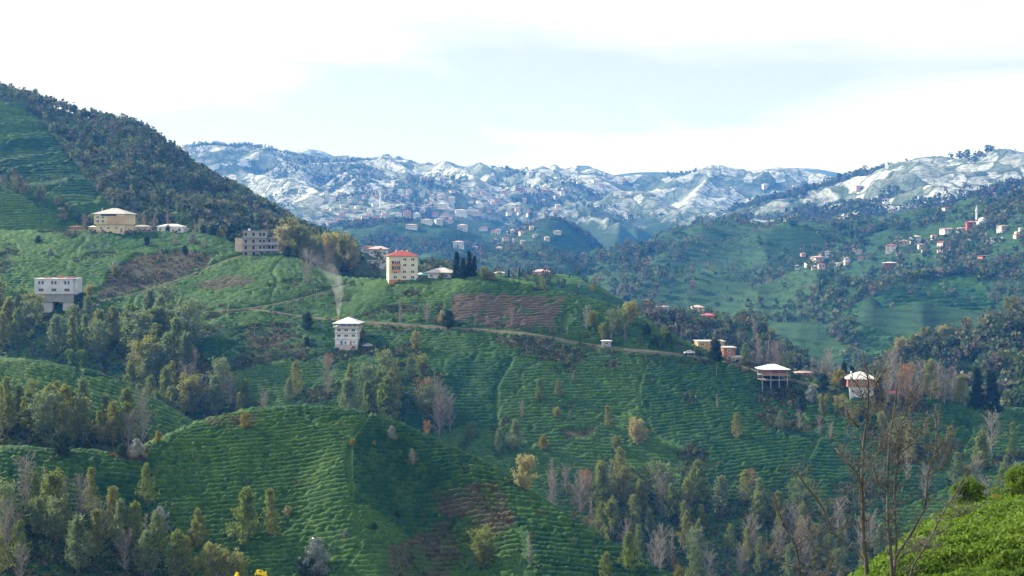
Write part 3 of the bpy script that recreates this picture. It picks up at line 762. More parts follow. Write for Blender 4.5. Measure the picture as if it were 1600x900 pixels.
LM = {
    'alder': leaf_mat('alder_leaves', (0.111, 0.172, 0.042), (0.222, 0.282, 0.065), (0.263, 0.252, 0.065)),
    'grey': leaf_mat('grey_green_leaves', (0.121, 0.181, 0.082), (0.242, 0.293, 0.139), (0.151, 0.212, 0.074)),
    'round': leaf_mat('olive_leaves', (0.121, 0.172, 0.036), (0.263, 0.282, 0.074), (0.343, 0.322, 0.098)),
    'pale': leaf_mat('pale_turning_leaves', (0.264, 0.264, 0.109), (0.465, 0.419, 0.217), (0.403, 0.357, 0.139)),
    'autumn': leaf_mat('rusty_leaves', (0.248, 0.116, 0.046), (0.403, 0.202, 0.085), (0.310, 0.202, 0.093)),
    'conifer': leaf_mat('conifer_needles', (0.010, 0.028, 0.016), (0.022, 0.05, 0.028), (0.014, 0.035, 0.02), 0.12),
    'silver': leaf_mat('silvery_leaves', (0.10, 0.13, 0.11), (0.42, 0.46, 0.43), (0.16, 0.20, 0.17), 0.2, 0.35, 0.5),
    'yellow': leaf_mat('yellow_leaves', (0.20, 0.19, 0.03), (0.38, 0.31, 0.045), (0.24, 0.24, 0.05)),
    'ivy': leaf_mat('ivy_leaves', (0.070, 0.142, 0.020), (0.202, 0.302, 0.033), (0.142, 0.222, 0.033)),
    'evergreen': leaf_mat('evergreen_leaves', (0.018, 0.045, 0.02), (0.045, 0.085, 0.035), (0.03, 0.06, 0.03), 0.2),
    'bare': leaf_mat('last_dry_leaves', (0.343, 0.282, 0.187), (0.500, 0.464, 0.310), (0.403, 0.322, 0.212)),
    'bright': leaf_mat('bright_green_leaves', (0.08, 0.16, 0.014), (0.20, 0.30, 0.04), (0.13, 0.22, 0.025)),
}
cone = lambda f: 0.38 * (1 - f) ** 0.75 + 0.03
slim = lambda f: 0.22 * (1 - f) ** 0.7 + 0.03
dome = lambda f: 0.40 * math.sqrt(max(0.02, 1 - (2 * (f - 0.62)) ** 2)) if f > 0.15 else 0.2
vase = lambda f: 0.18 + 0.26 * f * (1.25 - f)
TREES = {}      # kind -> list of (trunk mesh, bark, crown mesh, leaf material), all 12 m high
def variants(kind, n, fn):
    TREES[kind] = [fn(k) for k in range(n)]
def mk(kind, k, env, n_br, br0, up, size, per, spread, keep=1.0, bark=None, leaf=None, **kw):
    sd = (sum(map(ord, kind)) * 7 + k * 101) % 100000
    tb, an = skeleton(sd, 12.0, env, n_br, br0, up, **kw)
    return (tb.mesh('trunk_' + kind), bark or BARK, crown_mesh('crown_' + kind, an, size, per, spread, sd + 1, keep), LM[leaf or kind])
variants('alder', 4, lambda k: mk('alder', k, cone, 42, 0.16, 0.55, 0.27, 4, 0.30, keep=0.92, sub=6))
variants('grey', 3, lambda k: mk('grey', k, (cone, dome)[k % 2], 40, 0.2, 0.75, 0.25, 3, 0.34, keep=0.85, sub=7))
variants('sparse', 3, lambda k: mk('alder', k + 20, (cone, slim)[k % 2], 38, 0.2, 0.7, 0.24, 3, 0.28, keep=0.75, sub=6, subsub=1))
variants('round', 3, lambda k: mk('round', k, dome, 40, 0.22, 0.7, 0.27, 4, 0.36, sub=8))
variants('pale', 2, lambda k: mk('pale', k, dome, 40, 0.2, 0.7, 0.27, 4, 0.36, sub=8))
variants('autumn', 3, lambda k: mk('autumn', k, dome, 32, 0.25, 0.7, 0.19, 3, 0.34, keep=0.8, sub=6, subsub=1))
variants('bare', 4, lambda k: mk('bare', k, (vase, dome, slim)[k % 3], 36, 0.18, 0.95, 0.09, 1, 0.2, keep=0.55, bark=BARK_PALE, sub=7, subsub=3, sublen=0.5))
variants('conifer', 3, lambda k: mk('conifer', k, lambda f: 0.19 * (1 - f) ** 0.8 + 0.03, 60, 0.08, 0.25, 0.20, 6, 0.22, bark=BARK_DARK, sub=7))
variants('pine', 2, lambda k: mk('conifer', k + 9, lambda f: 0.22 * (1 - f) ** 0.6 + 0.05, 46, 0.45, 0.2, 0.20, 6, 0.24, bark=BARK, sub=7))
variants('slim', 3, lambda k: mk('alder', k + 40, slim, 36, 0.1, 0.9, 0.24, 3, 0.28, sub=5))
variants('ivy', 2, lambda k: mk('ivy', k, lambda f: 0.15 + 0.05 * math.sin(9 * f), 44, 0.05, 0.6, 0.19, 7, 0.30, sub=7))
bushenv = lambda f: 0.52 * math.sqrt(max(0.05, 1 - f * f))
def bush(kind, k, leaf, per=7, size=0.30, bark=None):
    return mk('bush' + kind, k, bushenv, 34, 0.04, 0.75, size, per, 0.45, leaf=leaf, bark=bark or BARK, trunk_r=0.3, sub=7)
for kd, per in (('silver', 6), ('yellow', 7), ('evergreen', 8), ('bright', 9)):
    variants(kd + '_bush', 2, lambda k: bush(kd, k, kd, per))
variants('pale_bush', 2, lambda k: bush('pale', k, 'pale', 5))
variants('bare_bush', 3, lambda k: mk('barebush', k, bushenv, 40, 0.04, 0.95, 0.10, 1, 0.3, leaf='bare', bark=BARK_PALE, trunk_r=0.2, sub=8, subsub=3))

KIND = {  # object name, label words, category
    'alder': ('alder_tree', 'olive green conical alder tree', 'tree'), 'grey': ('broadleaf_tree', 'grey-green leafy tree', 'tree'),
    'sparse': ('alder_tree', 'thinly leaved brownish alder tree', 'tree'), 'round': ('broadleaf_tree', 'round-crowned olive tree', 'tree'),
    'pale': ('broadleaf_tree', 'round pale yellowing tree', 'tree'), 'autumn': ('autumn_tree', 'rust-coloured autumn tree', 'tree'),
    'bare': ('bare_tree', 'leafless grey tree', 'tree'), 'conifer': ('conifer_tree', 'dark narrow conifer', 'tree'), 'pine': ('conifer_tree', 'dark conifer on a bare trunk', 'tree'),
    'slim': ('alder_tree', 'slim upright green tree', 'tree'), 'ivy': ('ivy_clad_tree', 'ivy-clad bright green tree', 'tree'),
    'silver_bush': ('silvery_shrub', 'silvery-leaved shrub', 'shrub'), 'yellow_bush': ('yellow_shrub', 'yellow-leaved bush', 'shrub'),
    'evergreen_bush': ('evergreen_shrub', 'dark evergreen bush', 'shrub'), 'bright_bush': ('green_shrub', 'bright green bush', 'shrub'),
    'pale_bush': ('pale_shrub', 'pale flowering bush', 'shrub'), 'bare_bush': ('bare_shrub', 'leafless grey bush', 'shrub')}
PLANTED = []
def plant(kind, px, py, hpx, hill, region, loc=None, wide=1.0):
    p = hill.at(px, py) if loc is None else np.asarray(loc)
    h = hpx * p[1] / F
    PLANTED.append((kind, px, p, h, region, wide))
def ordinal(n):
    return str(n) + ('th' if 10 <= n % 100 <= 20 else {1: 'st', 2: 'nd', 3: 'rd'}.get(n % 10, 'th'))
def plant_all():
    groups = {}
    for e in PLANTED: groups.setdefault((KIND[e[0]][1], e[4]), []).append(e)
    R = np.random.default_rng(99)
    for (words, region), es in groups.items():
        es.sort(key=lambda e: e[1])
        for i, (kind, px, p, h, _, wide) in enumerate(es):
            name, w, cat = KIND[kind]
            tr, bk, cr, lm = TREES[kind][int(R.integers(len(TREES[kind])))]
            lab = f'{w} {region}' if len(es) == 1 else f'{w}, {ordinal(i + 1)} from the left {region}'
            o = link(name, None, label=lab, cat=cat, group=f'{cat}s {region}', loc=(p[0], p[1], p[2]), rz=float(R.uniform(0, 6.28)))
            s_ = h / 12.0; sw = s_ * wide * R.uniform(0.88, 1.15)
            o.scale = (sw, sw, s_); o.empty_display_size = 0.5
            link('trunk', tr, bk, o); link('crown', cr, lm, o)
def wood(poly, n, kinds, hrange, hill, region, seed, mind=9.0, vis=True):
    R = np.random.default_rng(seed); xs = [a for a, b in poly]; ys = [b for a, b in poly]; got = []; tries = 0
    while len(got) < n and tries < n * 60:
        tries += 1
        px = R.uniform(min(xs), max(xs)); py = R.uniform(min(ys), max(ys))
        if not in_poly(px, py, poly): continue
        if any((px - a) ** 2 + 1.5 * (py - b) ** 2 < mind ** 2 for a, b in got): continue
        p = hill.at(px, py)
        if float(road_dist(np.array([p[0]]), np.array([p[1]]))[0]) < 1.5: continue
        got.append((px, py))
        kind = kinds[int(R.integers(len(kinds)))]
        h = R.uniform(*hrange) * (0.7 if 'bush' in kind else 1.0)
        plant(kind, px, py, h, hill, region)

# ---- single trees one can point at
MOUND = 'on the front tea mound'
for k, px, py, h in [('alder', 383, 852, 92), ('sparse', 425, 846, 86), ('alder', 310, 860, 66), ('sparse', 231, 796, 74), ('sparse', 141, 806, 78), ('pale', 820, 770, 56),
        ('silver_bush', 611, 690, 24), ('bare_bush', 645, 730, 30), ('round', 756, 894, 66), ('bare', 826, 884, 58), ('yellow_bush', 382, 670, 24), ('yellow_bush', 247, 694, 20), ('evergreen_bush', 97, 716, 42),
        ('silver_bush', 214, 714, 28), ('evergreen_bush', 190, 716, 22), ('autumn', 667, 676, 26), ('alder', 985, 896, 66), ('alder', 946, 908, 46), ('yellow_bush', 1060, 905, 26), ('bare', 1032, 880, 56),
        ('silver_bush', 495, 902, 60), ('evergreen_bush', 478, 912, 46), ('yellow_bush', 550, 697, 12), ('yellow_bush', 585, 699, 10), ('yellow_bush', 897, 812, 14), ('pale_bush', 916, 822, 18),
        ('silver_bush', 250, 835, 42), ('pale_bush', 450, 808, 18), ('silver_bush', 540, 843, 14), ('round', 330, 925, 72), ('round', 365, 930, 66), ('sparse', 290, 915, 80), ('bare_bush', 690, 870, 20),
        ('yellow_bush', 686, 812, 9), ('evergreen_bush', 585, 832, 16), ('evergreen_bush', 620, 812, 14)]:
    plant(k, px, py, h, tea_mound, MOUND)
wood([(-10, 925), (-10, 800), (50, 800), (110, 800), (180, 850), (250, 880), (285, 925)], 27, ['sparse', 'sparse', 'alder', 'bare', 'bare', 'grey'], (66, 100), tea_mound, 'in the wood under the mound', 11, 17)
LEFTW = 'in the grey-white house wood'
wood([(-10, 500), (50, 500), (130, 512), (200, 548), (140, 575), (60, 560), (-10, 552)], 17, ['round', 'grey', 'alder', 'sparse', 'ivy'], (50, 72), tea_slope, LEFTW, 12, 17)
wood([(195, 540), (215, 525), (290, 530), (305, 585), (260, 600), (205, 575)], 14, ['grey', 'grey', 'grey', 'alder'], (66, 88), tea_slope, LEFTW, 13, 14)
wood([(190, 600), (300, 605), (395, 640), (420, 668), (290, 680), (235, 695), (200, 650)], 22, ['grey', 'sparse', 'bare', 'alder', 'round', 'bare'], (48, 74), tea_slope, LEFTW, 14, 16)
wood([(-10, 640), (60, 650), (120, 665), (220, 690), (230, 712), (-10, 712)], 19, ['grey', 'sparse', 'sparse', 'alder', 'bare'], (58, 92), left_knoll, LEFTW, 15, 15)
for k, px, py, h in [('ivy', 113, 590, 45), ('ivy', 130, 588, 42), ('yellow_bush', 245, 612, 16), ('yellow_bush', 280, 618, 28), ('silver_bush', 345, 650, 22), ('bare', 200, 705, 64), ('yellow_bush', 185, 518, 26), ('evergreen_bush', 105, 640, 30)]:
    plant(k, px, py, h, tea_slope if py < 630 else left_knoll, LEFTW)
BELOW = 'below the smoking white house'
wood([(530, 652), (545, 630), (600, 625), (640, 640), (640, 668), (535, 668)], 9, ['grey', 'grey', 'alder', 'sparse'], (58, 80), tea_slope, BELOW, 16, 15)
wood([(650, 640), (715, 650), (730, 690), (665, 690)], 7, ['bare', 'bare', 'autumn', 'grey'], (44, 70), tea_slope, BELOW, 17, 15)
for k, px, py, h in [('sparse', 462, 625, 62), ('grey', 452, 630, 40), ('bare', 513, 622, 68), ('autumn', 513, 575, 22), ('round', 649, 552, 32), ('evergreen_bush', 480, 519, 30), ('round', 612, 598, 34), ('round', 660, 592, 36), ('grey', 640, 598, 40),
        ('bare', 626, 506, 40), ('bare', 480, 447, 56), ('bare', 667, 505, 30), ('evergreen_bush', 480, 542, 16), ('yellow_bush', 567, 532, 16), ('alder', 843, 628, 38), ('alder', 872, 622, 28), ('grey', 898, 600, 22), ('pale', 995, 697, 42),
        ('round', 962, 708, 26), ('bare', 816, 655, 30), ('grey', 803, 708, 52), ('grey', 780, 712, 44), ('yellow_bush', 849, 704, 24), ('sparse', 951, 672, 40), ('sparse', 1152, 690, 46), ('bare', 1120, 640, 26), ('grey', 890, 660, 20),
        ('evergreen_bush', 700, 515, 30), ('pale_bush', 690, 506, 20), ('grey', 735, 690, 30), ('round', 870, 655, 18), ('bare', 800, 512, 34), ('bare', 320, 492, 22)]:
    plant(k, px, py, h, tea_slope, BELOW)
wood([(905, 528), (925, 505), (985, 508), (1000, 536), (940, 545)], 10, ['round', 'grey', 'bare', 'round'], (26, 42), tea_slope, 'in the clump above the track bend', 18, 9)
wood([(1005, 520), (1060, 535), (1062, 548), (1010, 548)], 4, ['grey', 'evergreen_bush'], (20, 30), tea_slope, 'in the clump above the track bend', 19, 9)
GULLY = 'in the gully wood behind the mound'
wood([(840, 772), (900, 752), (1000, 768), (1100, 778), (1180, 790), (1250, 800), (1330, 815), (1380, 860), (1380, 925), (1080, 925), (960, 860)], 66, ['alder', 'grey', 'bare', 'bare', 'sparse', 'bare', 'alder', 'sparse'], (46, 74), tea_slope, GULLY, 20, 16)
for k, px, py, h in [('alder', 940, 800, 78), ('alder', 975, 790, 62), ('autumn', 1172, 765, 32), ('bare', 862, 800, 70), ('autumn', 915, 770, 38), ('yellow_bush', 1055, 892, 22), ('alder', 1090, 792, 74), ('bare', 1255, 880, 70), ('autumn', 940, 838, 40)]:
    plant(k, px, py, h, tea_slope, GULLY)
RIGHTW = 'beyond the tall bare stems'
wood([(1400, 700), (1480, 690), (1600, 690), (1620, 800), (1430, 800)], 16, ['alder', 'sparse', 'slim', 'bare', 'grey'], (44, 72), tea_slope, RIGHTW, 21, 22)
wood([(1210, 640), (1330, 650), (1420, 680), (1300, 700), (1220, 690)], 12, ['grey', 'evergreen_bush', 'bare', 'evergreen_bush', 'round'], (22, 40), tea_slope, RIGHTW, 22, 18)
ROADW = 'by the brick house road'
wood([(1150, 572), (1180, 560), (1290, 585), (1320, 600), (1240, 598)], 9, ['bare', 'bare', 'grey'], (34, 56), tea_slope, ROADW, 23, 14)
wood([(1375, 618), (1500, 628), (1515, 640), (1390, 640)], 13, ['bare', 'bare', 'bare', 'sparse', 'bare', 'autumn'], (44, 74), tea_slope, ROADW, 24, 11)
for k, px, py, h in [('pine', 1120, 592, 64), ('conifer', 1527, 641, 70), ('conifer', 1552, 645, 68), ('conifer', 1320, 583, 40), ('conifer', 1332, 584, 37), ('yellow_bush', 1312, 606, 28), ('round', 1345, 590, 24), ('evergreen_bush', 1285, 612, 28), ('silver_bush', 1268, 630, 28)]:
    plant(k, px, py, h, tea_slope, ROADW)
CREST = 'on the crest beside the yellow flats'
for k, px, py, h in [('conifer', 714, 437, 44), ('conifer', 723, 438, 36), ('conifer', 733, 434, 42), ('conifer', 741, 434, 34), ('conifer', 684, 417, 22), ('sparse', 848, 455, 24), ('round', 758, 440, 22), ('yellow_bush', 768, 441, 16), ('round', 690, 440, 14)]:
    plant(k, px, py, h, tea_slope, CREST)
SADDLE = 'beside the concrete building'
wood([(438, 405), (470, 410), (530, 432), (555, 437), (545, 420), (500, 398), (450, 385)], 16, ['round', 'sparse', 'pale', 'grey', 'round'], (30, 58), left_mountain, SADDLE, 25, 11)
wood([(560, 432), (598, 436), (598, 441), (562, 440)], 4, ['grey', 'round'], (12, 17), left_mountain, SADDLE, 26, 9)
TERR = 'on the terrace beside the cream house'
for k, px, py, h in [('bare', 132, 356, 26), ('bare', 263, 364, 36), ('bare', 225, 360, 26), ('bare', 305, 366, 26), ('evergreen_bush', 262, 364, 12), ('evergreen_bush', 318, 368, 16), ('evergreen_bush', 333, 370, 18), ('evergreen_bush', 364, 378, 18), ('bare', 196, 360, 20), ('yellow_bush', 345, 372, 14), ('grey', 315, 366, 24), ('round', 455, 402, 26), ('evergreen_bush', 448, 402, 18), ('bare', 215, 362, 20), ('bare', 240, 362, 22)]:
    plant(k, px, py, h, tea_slope, TERR)
BANK = 'on the scrubby bank'
for k, px, py, h in [('silver_bush', 180, 425, 16), ('round', 180, 433, 18), ('silver_bush', 300, 383, 18), ('bare_bush', 275, 385, 20), ('bare_bush', 318, 390, 18), ('evergreen_bush', 230, 385, 16), ('round', 140, 470, 24), ('evergreen_bush', 128, 488, 30), ('bare_bush', 250, 400, 14), ('evergreen_bush', 290, 398, 14), ('silver_bush', 78, 400, 12), ('evergreen_bush', 60, 380, 12)]:
    plant(k, px, py, h, tea_slope, BANK)
RIDGE = 'on the ridge behind the conifers'
for i, px in enumerate(range(1385, 1610, 13)):
    plant(['round', 'bare', 'pale', 'sparse', 'bare'][i % 5], px + 4 * math.sin(i * 2.3), float(near_ridge.top_at(px)) + 2 + (i * 7 % 5), 22 + (i * 13 % 14), near_ridge, RIDGE)
SKY = 'on the mountain skyline'
for i, (px, h) in enumerate([(47, 18), (56, 20), (66, 12), (74, 14), (88, 13), (110, 10), (142, 18), (150, 20), (158, 18), (173, 16), (181, 12), (205, 12), (213, 15), (222, 16), (231, 17), (243, 14), (265, 18), (272, 22), (281, 20), (290, 20), (300, 14), (345, 12), (360, 10), (402, 18), (412, 20)]):
    plant(['bare', 'grey', 'sparse', 'bare'][i % 4], px, float(left_mountain.top_at(px)) + 1.5, h, left_mountain, SKY)
KNB = 'on the knoll with three houses'
for k, px, py, h in [('round', 1012, 488, 20), ('bare', 1040, 494, 22), ('bare', 1075, 505, 26), ('conifer', 1047, 497, 12), ('grey', 1120, 500, 16), ('bare', 1180, 530, 30), ('round', 1205, 540, 26), ('evergreen_bush', 1140, 510, 10), ('conifer', 1155, 534, 18), ('bare', 1030, 500, 20), ('conifer', 1095, 530, 14)]:
    plant(k, px, py, h, house_knoll, KNB)
DKB = 'on the dark knoll behind the crest'
for k, px, py, h in [('conifer', 795, 436, 16), ('conifer', 812, 434, 16), ('conifer', 817, 434, 14), ('conifer', 859, 434, 8), ('conifer', 890, 436, 8), ('round', 780, 438, 14), ('grey', 880, 450, 14), ('autumn', 925, 458, 14), ('bare', 905, 452, 14)]:
    plant(k, px, py, h, dark_knoll, DKB)
plant_all()


# ================================================================== WOODS TOO FAR AWAY TO COUNT
FAR_LEAF = M('far_wood_foliage')
_c = FAR_LEAF.attr('col', 'Color'); FAR_LEAF.leafy(_c, 0.3, 0.8, 0.1); FAR_LEAF = FAR_LEAF.m
PAL_WOOD = np.array([(0.12, 0.115, 0.085), (0.15, 0.135, 0.105), (0.09, 0.125, 0.055), (0.06, 0.105, 0.045), (0.13, 0.15, 0.065), (0.04, 0.08, 0.04), (0.08, 0.12, 0.05)])
PAL_MOUNT = np.array([(0.12, 0.115, 0.09), (0.10, 0.115, 0.07), (0.08, 0.12, 0.055), (0.06, 0.10, 0.05), (0.11, 0.14, 0.065), (0.04, 0.08, 0.04)])
PAL_DARK = np.array([(0.04, 0.075, 0.05), (0.07, 0.09, 0.06), (0.11, 0.10, 0.085), (0.06, 0.10, 0.055), (0.14, 0.12, 0.10)])
def far_wood(name, hill, n, dens, hr, quads, pal, seed, label, t0=0.5, xr=None, aspect=0.62, line=None):
    R = np.random.default_rng(seed)
    x0, x1 = xr or (max(hill.x0, -40), min(hill.x1, 1640))
    px = R.uniform(x0, x1, n * 6); t = R.uniform(t0, hill.crest + 0.02, n * 6)
    p = hill.surf(px, t); sx, sy = project(p)
    w = dens(sx, sy, p / hill.ke) > R.uniform(0, 1, len(px))
    i = HILLS.index(hill)
    for h in HILLS[:i]: w &= ~(h.top_at(sx) < sy - 14)
    p = p[w][:n]; k = len(p)
    H = R.uniform(hr[0], hr[1], k); col = pal[R.integers(0, len(pal), k)] * R.uniform(0.75, 1.3, (k, 1))
    # crown: leaf clumps through an ellipsoid on a short trunk
    u = R.normal(0, 1, (k, quads, 3)); u /= np.linalg.norm(u, axis=2)[..., None]; u *= R.uniform(0.35, 1.0, (k, quads, 1)) ** 0.6
    c = p[:, None] + np.stack([u[..., 0] * H[:, None] * aspect * .5, u[..., 1] * H[:, None] * aspect * .5, H[:, None] * (0.56 + 0.44 * u[..., 2])], -1)
    s = (H[:, None] * R.uniform(0.10, 0.19, (k, quads))).reshape(-1, 1) * (22.0 / max(quads, 12)) ** 0.5
    c = c.reshape(-1, 3); m = len(c)
    a = R.normal(0, 1, (m, 3)); a /= np.linalg.norm(a, axis=1)[:, None]; b = R.normal(0, 1, (m, 3)); b -= (a * b).sum(1)[:, None] * a; b /= np.linalg.norm(b, axis=1)[:, None]
    V = np.stack([c - a * s, c - b * s * .7, c + a * s, c + b * s * .7], 1).reshape(-1, 3)
    cc = np.repeat(np.repeat(col, quads, 0) * R.uniform(0.8, 1.25, (m, 1)), 4, 0)
    tw = H * 0.012 + 0.05                      # trunks
    tv = np.stack([p + np.stack([-tw, 0 * tw, 0 * tw - 0.5], -1), p + np.stack([tw, 0 * tw, 0 * tw - 0.5], -1), p + np.stack([0 * tw, tw * 1.7, 0 * tw - 0.5], -1), p + np.stack([0 * tw, 0 * tw, H * 0.9], -1)], 1).reshape(-1, 3)
    o = len(V); b4 = o + 4 * np.arange(k)[:, None]
    tf = np.concatenate([b4 + np.array([[0, 1, 3]]), b4 + np.array([[1, 2, 3]]), b4 + np.array([[2, 0, 3]])])
    V = np.concatenate([V, tv]); cc = np.concatenate([cc, np.tile((0.13, 0.115, 0.10), (len(tv), 1))])
    me = mesh_np(name, V, [np.arange(4 * m).reshape(-1, 4), tf], False, {'col': cc})
    return link(name, me, FAR_LEAF, kind='stuff', label=label)
def clumpy(scale, thr, soft, seed, amp=1.0):
    return lambda sx, sy, p: amp * sstep(thr, thr + soft, fbm(p[:, 0], p[:, 1], scale, 3, seed))
def mount_dens(sx, sy, p):
    d = np.ones(len(sx)) * (0.55 + 0.5 * sstep(-0.3, 0.3, fbm(p[:, 0], p[:, 1], 60, 3, 5)))
    for q in TEA_M: d = np.where(in_poly(sx, sy, q), 0.006, d)
    d = np.where(in_poly(sx, sy, [(556, 372), (660, 372), (660, 450), (556, 450)]), 0.02, d)
    return d
far_wood('mountain_woods', left_mountain, 3600, mount_dens, (4.5, 9.5), 23, PAL_MOUNT, 31, 'brown and green half-bare woods covering the left mountain', 0.9)
far_wood('shoulder_scrub', left_shoulder, 90, lambda sx, sy, p: np.where(sy < left_shoulder.top_at(sx) + 8, 0.5, 0.02), (4, 9), 36, PAL_WOOD, 32, 'scrub along the terraced shoulder at the left edge')
far_wood('spur_woods', right_spur, 110, clumpy(30, -0.5, 0.4, 41), (7, 13), 70, PAL_WOOD, 33, 'autumn woods on the spur at the right edge')
far_wood('ridge_woods', near_ridge, 520, lambda sx, sy, p: np.clip(sstep(-0.35, 0.1, fbm(p[:, 0], p[:, 1], 60, 3, 43)) * 0.8 + 0.1, 0, 1), (4.5, 10), 44, PAL_WOOD, 34, 'grey and green woods on the ridge behind the conifers', 0.3)
far_wood('knoll_woods', house_knoll, 300, clumpy(50, -0.15, 0.3, 45), (4.5, 10), 44, PAL_WOOD, 35, 'bare and green woods around the green knoll', 0.2)
far_wood('dark_knoll_scrub', dark_knoll, 90, clumpy(40, -0.1, 0.3, 46), (4, 8), 36, PAL_DARK, 36, 'scrub on the dark knoll behind the crest')
def rh(sx, sy, p):
    d = 0.15 + 0.85 * sstep(0.0, 0.3, fbm(p[:, 0], p[:, 1], 90, 3, 47))
    for q in RH_CLEAR: d = np.where(in_poly(sx, sy, q), 0.03, d)
    return d
far_wood('right_hill_woods', right_hill, 900, rh, (5.5, 12), 26, PAL_WOOD, 37, 'woods around the dark tea field on the right hill', 0.3)
VH_CLEAR = [[(1000, 405), (1120, 362), (1240, 372), (1330, 440), (1200, 430), (1150, 455), (1040, 440)]]
def vh(sx, sy, p):
    d = 0.10 + 0.9 * sstep(0.0, 0.3, fbm(p[:, 0], p[:, 1], 120, 3, 48))
    for q in VH_CLEAR: d = np.where(in_poly(sx, sy, q), 0.04 + 0.2 * (d > 0.95), d)
    return d
far_wood('village_hill_woods', village_hill, 3000, vh, (6, 13), 16, PAL_WOOD, 38, 'woods on the broad green hill below the villages', 0.3)
far_wood('cone_woods', mid_cone, 260, clumpy(110, 0.0, 0.3, 49), (6, 12), 14, PAL_DARK, 39, 'scattered trees on the lower cone hill')
far_wood('village_woods', cone_hill, 1500, clumpy(110, 0.05, 0.25, 50), (6, 13), 11, PAL_DARK, 40, 'trees among the far village houses')
far_wood('spur_trees', snow_spur, 380, clumpy(110, 0.05, 0.2, 51), (7, 15), 14, PAL_DARK, 41, 'dark trees on the snowy spur')
far_wood('snow_ridge_woods', snow_ridge, 2600, clumpy(150, 0.12, 0.2, 52), (7, 15), 10, PAL_DARK, 42, 'dark wood patches on the snowy ridge')
far_wood('snow_hill_woods', snow_hills, 6500, clumpy(190, 0.08, 0.22, 53), (7, 16), 8, PAL_DARK, 43, 'dark wood patches across the far snowy hills')
PAL_SCRUB = np.array([(0.05, 0.09, 0.04), (0.08, 0.10, 0.05), (0.035, 0.07, 0.035), (0.10, 0.09, 0.065), (0.07, 0.12, 0.04)])
for hl, n_, lab in ((village_hill, 4200, 'small scrub dotted over the broad green hill'), (right_hill, 1700, 'small scrub dotted over the right hill'), (cone_hill, 1700, 'small scrub dotted around the far village'), (mid_cone, 900, 'small scrub dotted over the lower cone hill'), (near_ridge, 900, 'scrub covering the ridge behind the conifers'), (house_knoll, 700, 'scrub dotted over the green knoll'), (snow_ridge, 700, 'low scrub poking through the ridge snow'), (snow_hills, 1300, 'low scrub poking through the far snow')):
    far_wood('scrub', hl, n_, (lambda sx, sy, p: 0.25 + 0.6 * sstep(-0.3, 0.4, fbm(p[:, 0], p[:, 1], 45, 3, 58))) if hl is not right_hill else (lambda sx, sy, p: np.where(in_poly(sx, sy, RH_CLEAR[0]), 0.03, 0.6)), (2.0 * hl.ke, 4.2 * hl.ke), 5, PAL_SCRUB, 80 + n_ % 17, lab, 0.3, aspect=1.1)
def crest_line(hill, lo):
    return lambda sx, sy, p: np.where((sy < hill.top_at(sx) + lo), sstep(0.0, 0.3, fbm(p[:, 0], p[:, 1], 80, 2, 54)), 0)
far_wood('skyline_trees', snow_hills, 170, crest_line(snow_hills, 6), (9, 22), 16, PAL_DARK, 44, 'row of small trees along the snowy skyline', 3.8)
far_wood('ridge_skyline_trees', snow_ridge, 150, crest_line(snow_ridge, 6), (9, 24), 16, PAL_DARK, 45, 'trees along the skyline of the snowy ridge', 2.8)

# ---- undergrowth between the plots, under the woods, along the tracks
def undergrowth(name, hill, n, dens, hr, pal, seed, label, t0, t1, xr, quads=11):
    R = np.random.default_rng(seed)
    px = R.uniform(*xr, n * 8); t = R.uniform(t0, t1, n * 8); p = hill.surf(px, t); sx, sy = project(p)
    w = dens(sx, sy, p) > R.uniform(0, 1, len(px)); w &= (road_dist(p[:, 0], p[:, 1]) > 0.8)
    for h in HILLS[:HILLS.index(hill)]: w &= ~(h.top_at(sx) < sy - 12)
    p = p[w][:n]; k = len(p)
    H = R.uniform(*hr, k); col = pal[R.integers(0, len(pal), k)] * R.uniform(0.7, 1.3, (k, 1))
    u = R.normal(0, 1, (k, quads, 3)); u /= np.linalg.norm(u, axis=2)[..., None]; u[..., 2] = np.abs(u[..., 2])
    c = (p[:, None] + u * (H[:, None, None] * np.array([0.7, 0.7, 0.9]))).reshape(-1, 3); m = len(c)
    s = (H[:, None] * R.uniform(0.18, 0.36, (k, quads))).reshape(-1, 1)
    a = R.normal(0, 1, (m, 3)); a /= np.linalg.norm(a, axis=1)[:, None]; b = R.normal(0, 1, (m, 3)); b -= (a * b).sum(1)[:, None] * a; b /= np.linalg.norm(b, axis=1)[:, None]
    V = np.stack([c - a * s, c - b * s * .7, c + a * s, c + b * s * .7], 1).reshape(-1, 3)
    cc = np.repeat(np.repeat(col, quads, 0) * R.uniform(0.75, 1.3, (m, 1)), 4, 0)
    return link(name, mesh_np(name, V, np.arange(4 * m).reshape(-1, 4), False, {'col': cc}), FAR_LEAF, kind='stuff', label=label)
PAL_UND = np.array([(0.05, 0.075, 0.028), (0.08, 0.09, 0.04), (0.10, 0.08, 0.055), (0.035, 0.06, 0.025), (0.12, 0.10, 0.05), (0.09, 0.11, 0.06)])
PAL_FERN = np.array([(0.11, 0.07, 0.035), (0.14, 0.085, 0.045), (0.09, 0.06, 0.03), (0.06, 0.08, 0.03), (0.04, 0.075, 0.025)])
slope_n = lambda sx, sy, p: sstep(0.30, 0.46, fbm(p[:, 0], p[:, 1] * 1.4, 30, 3, 68))
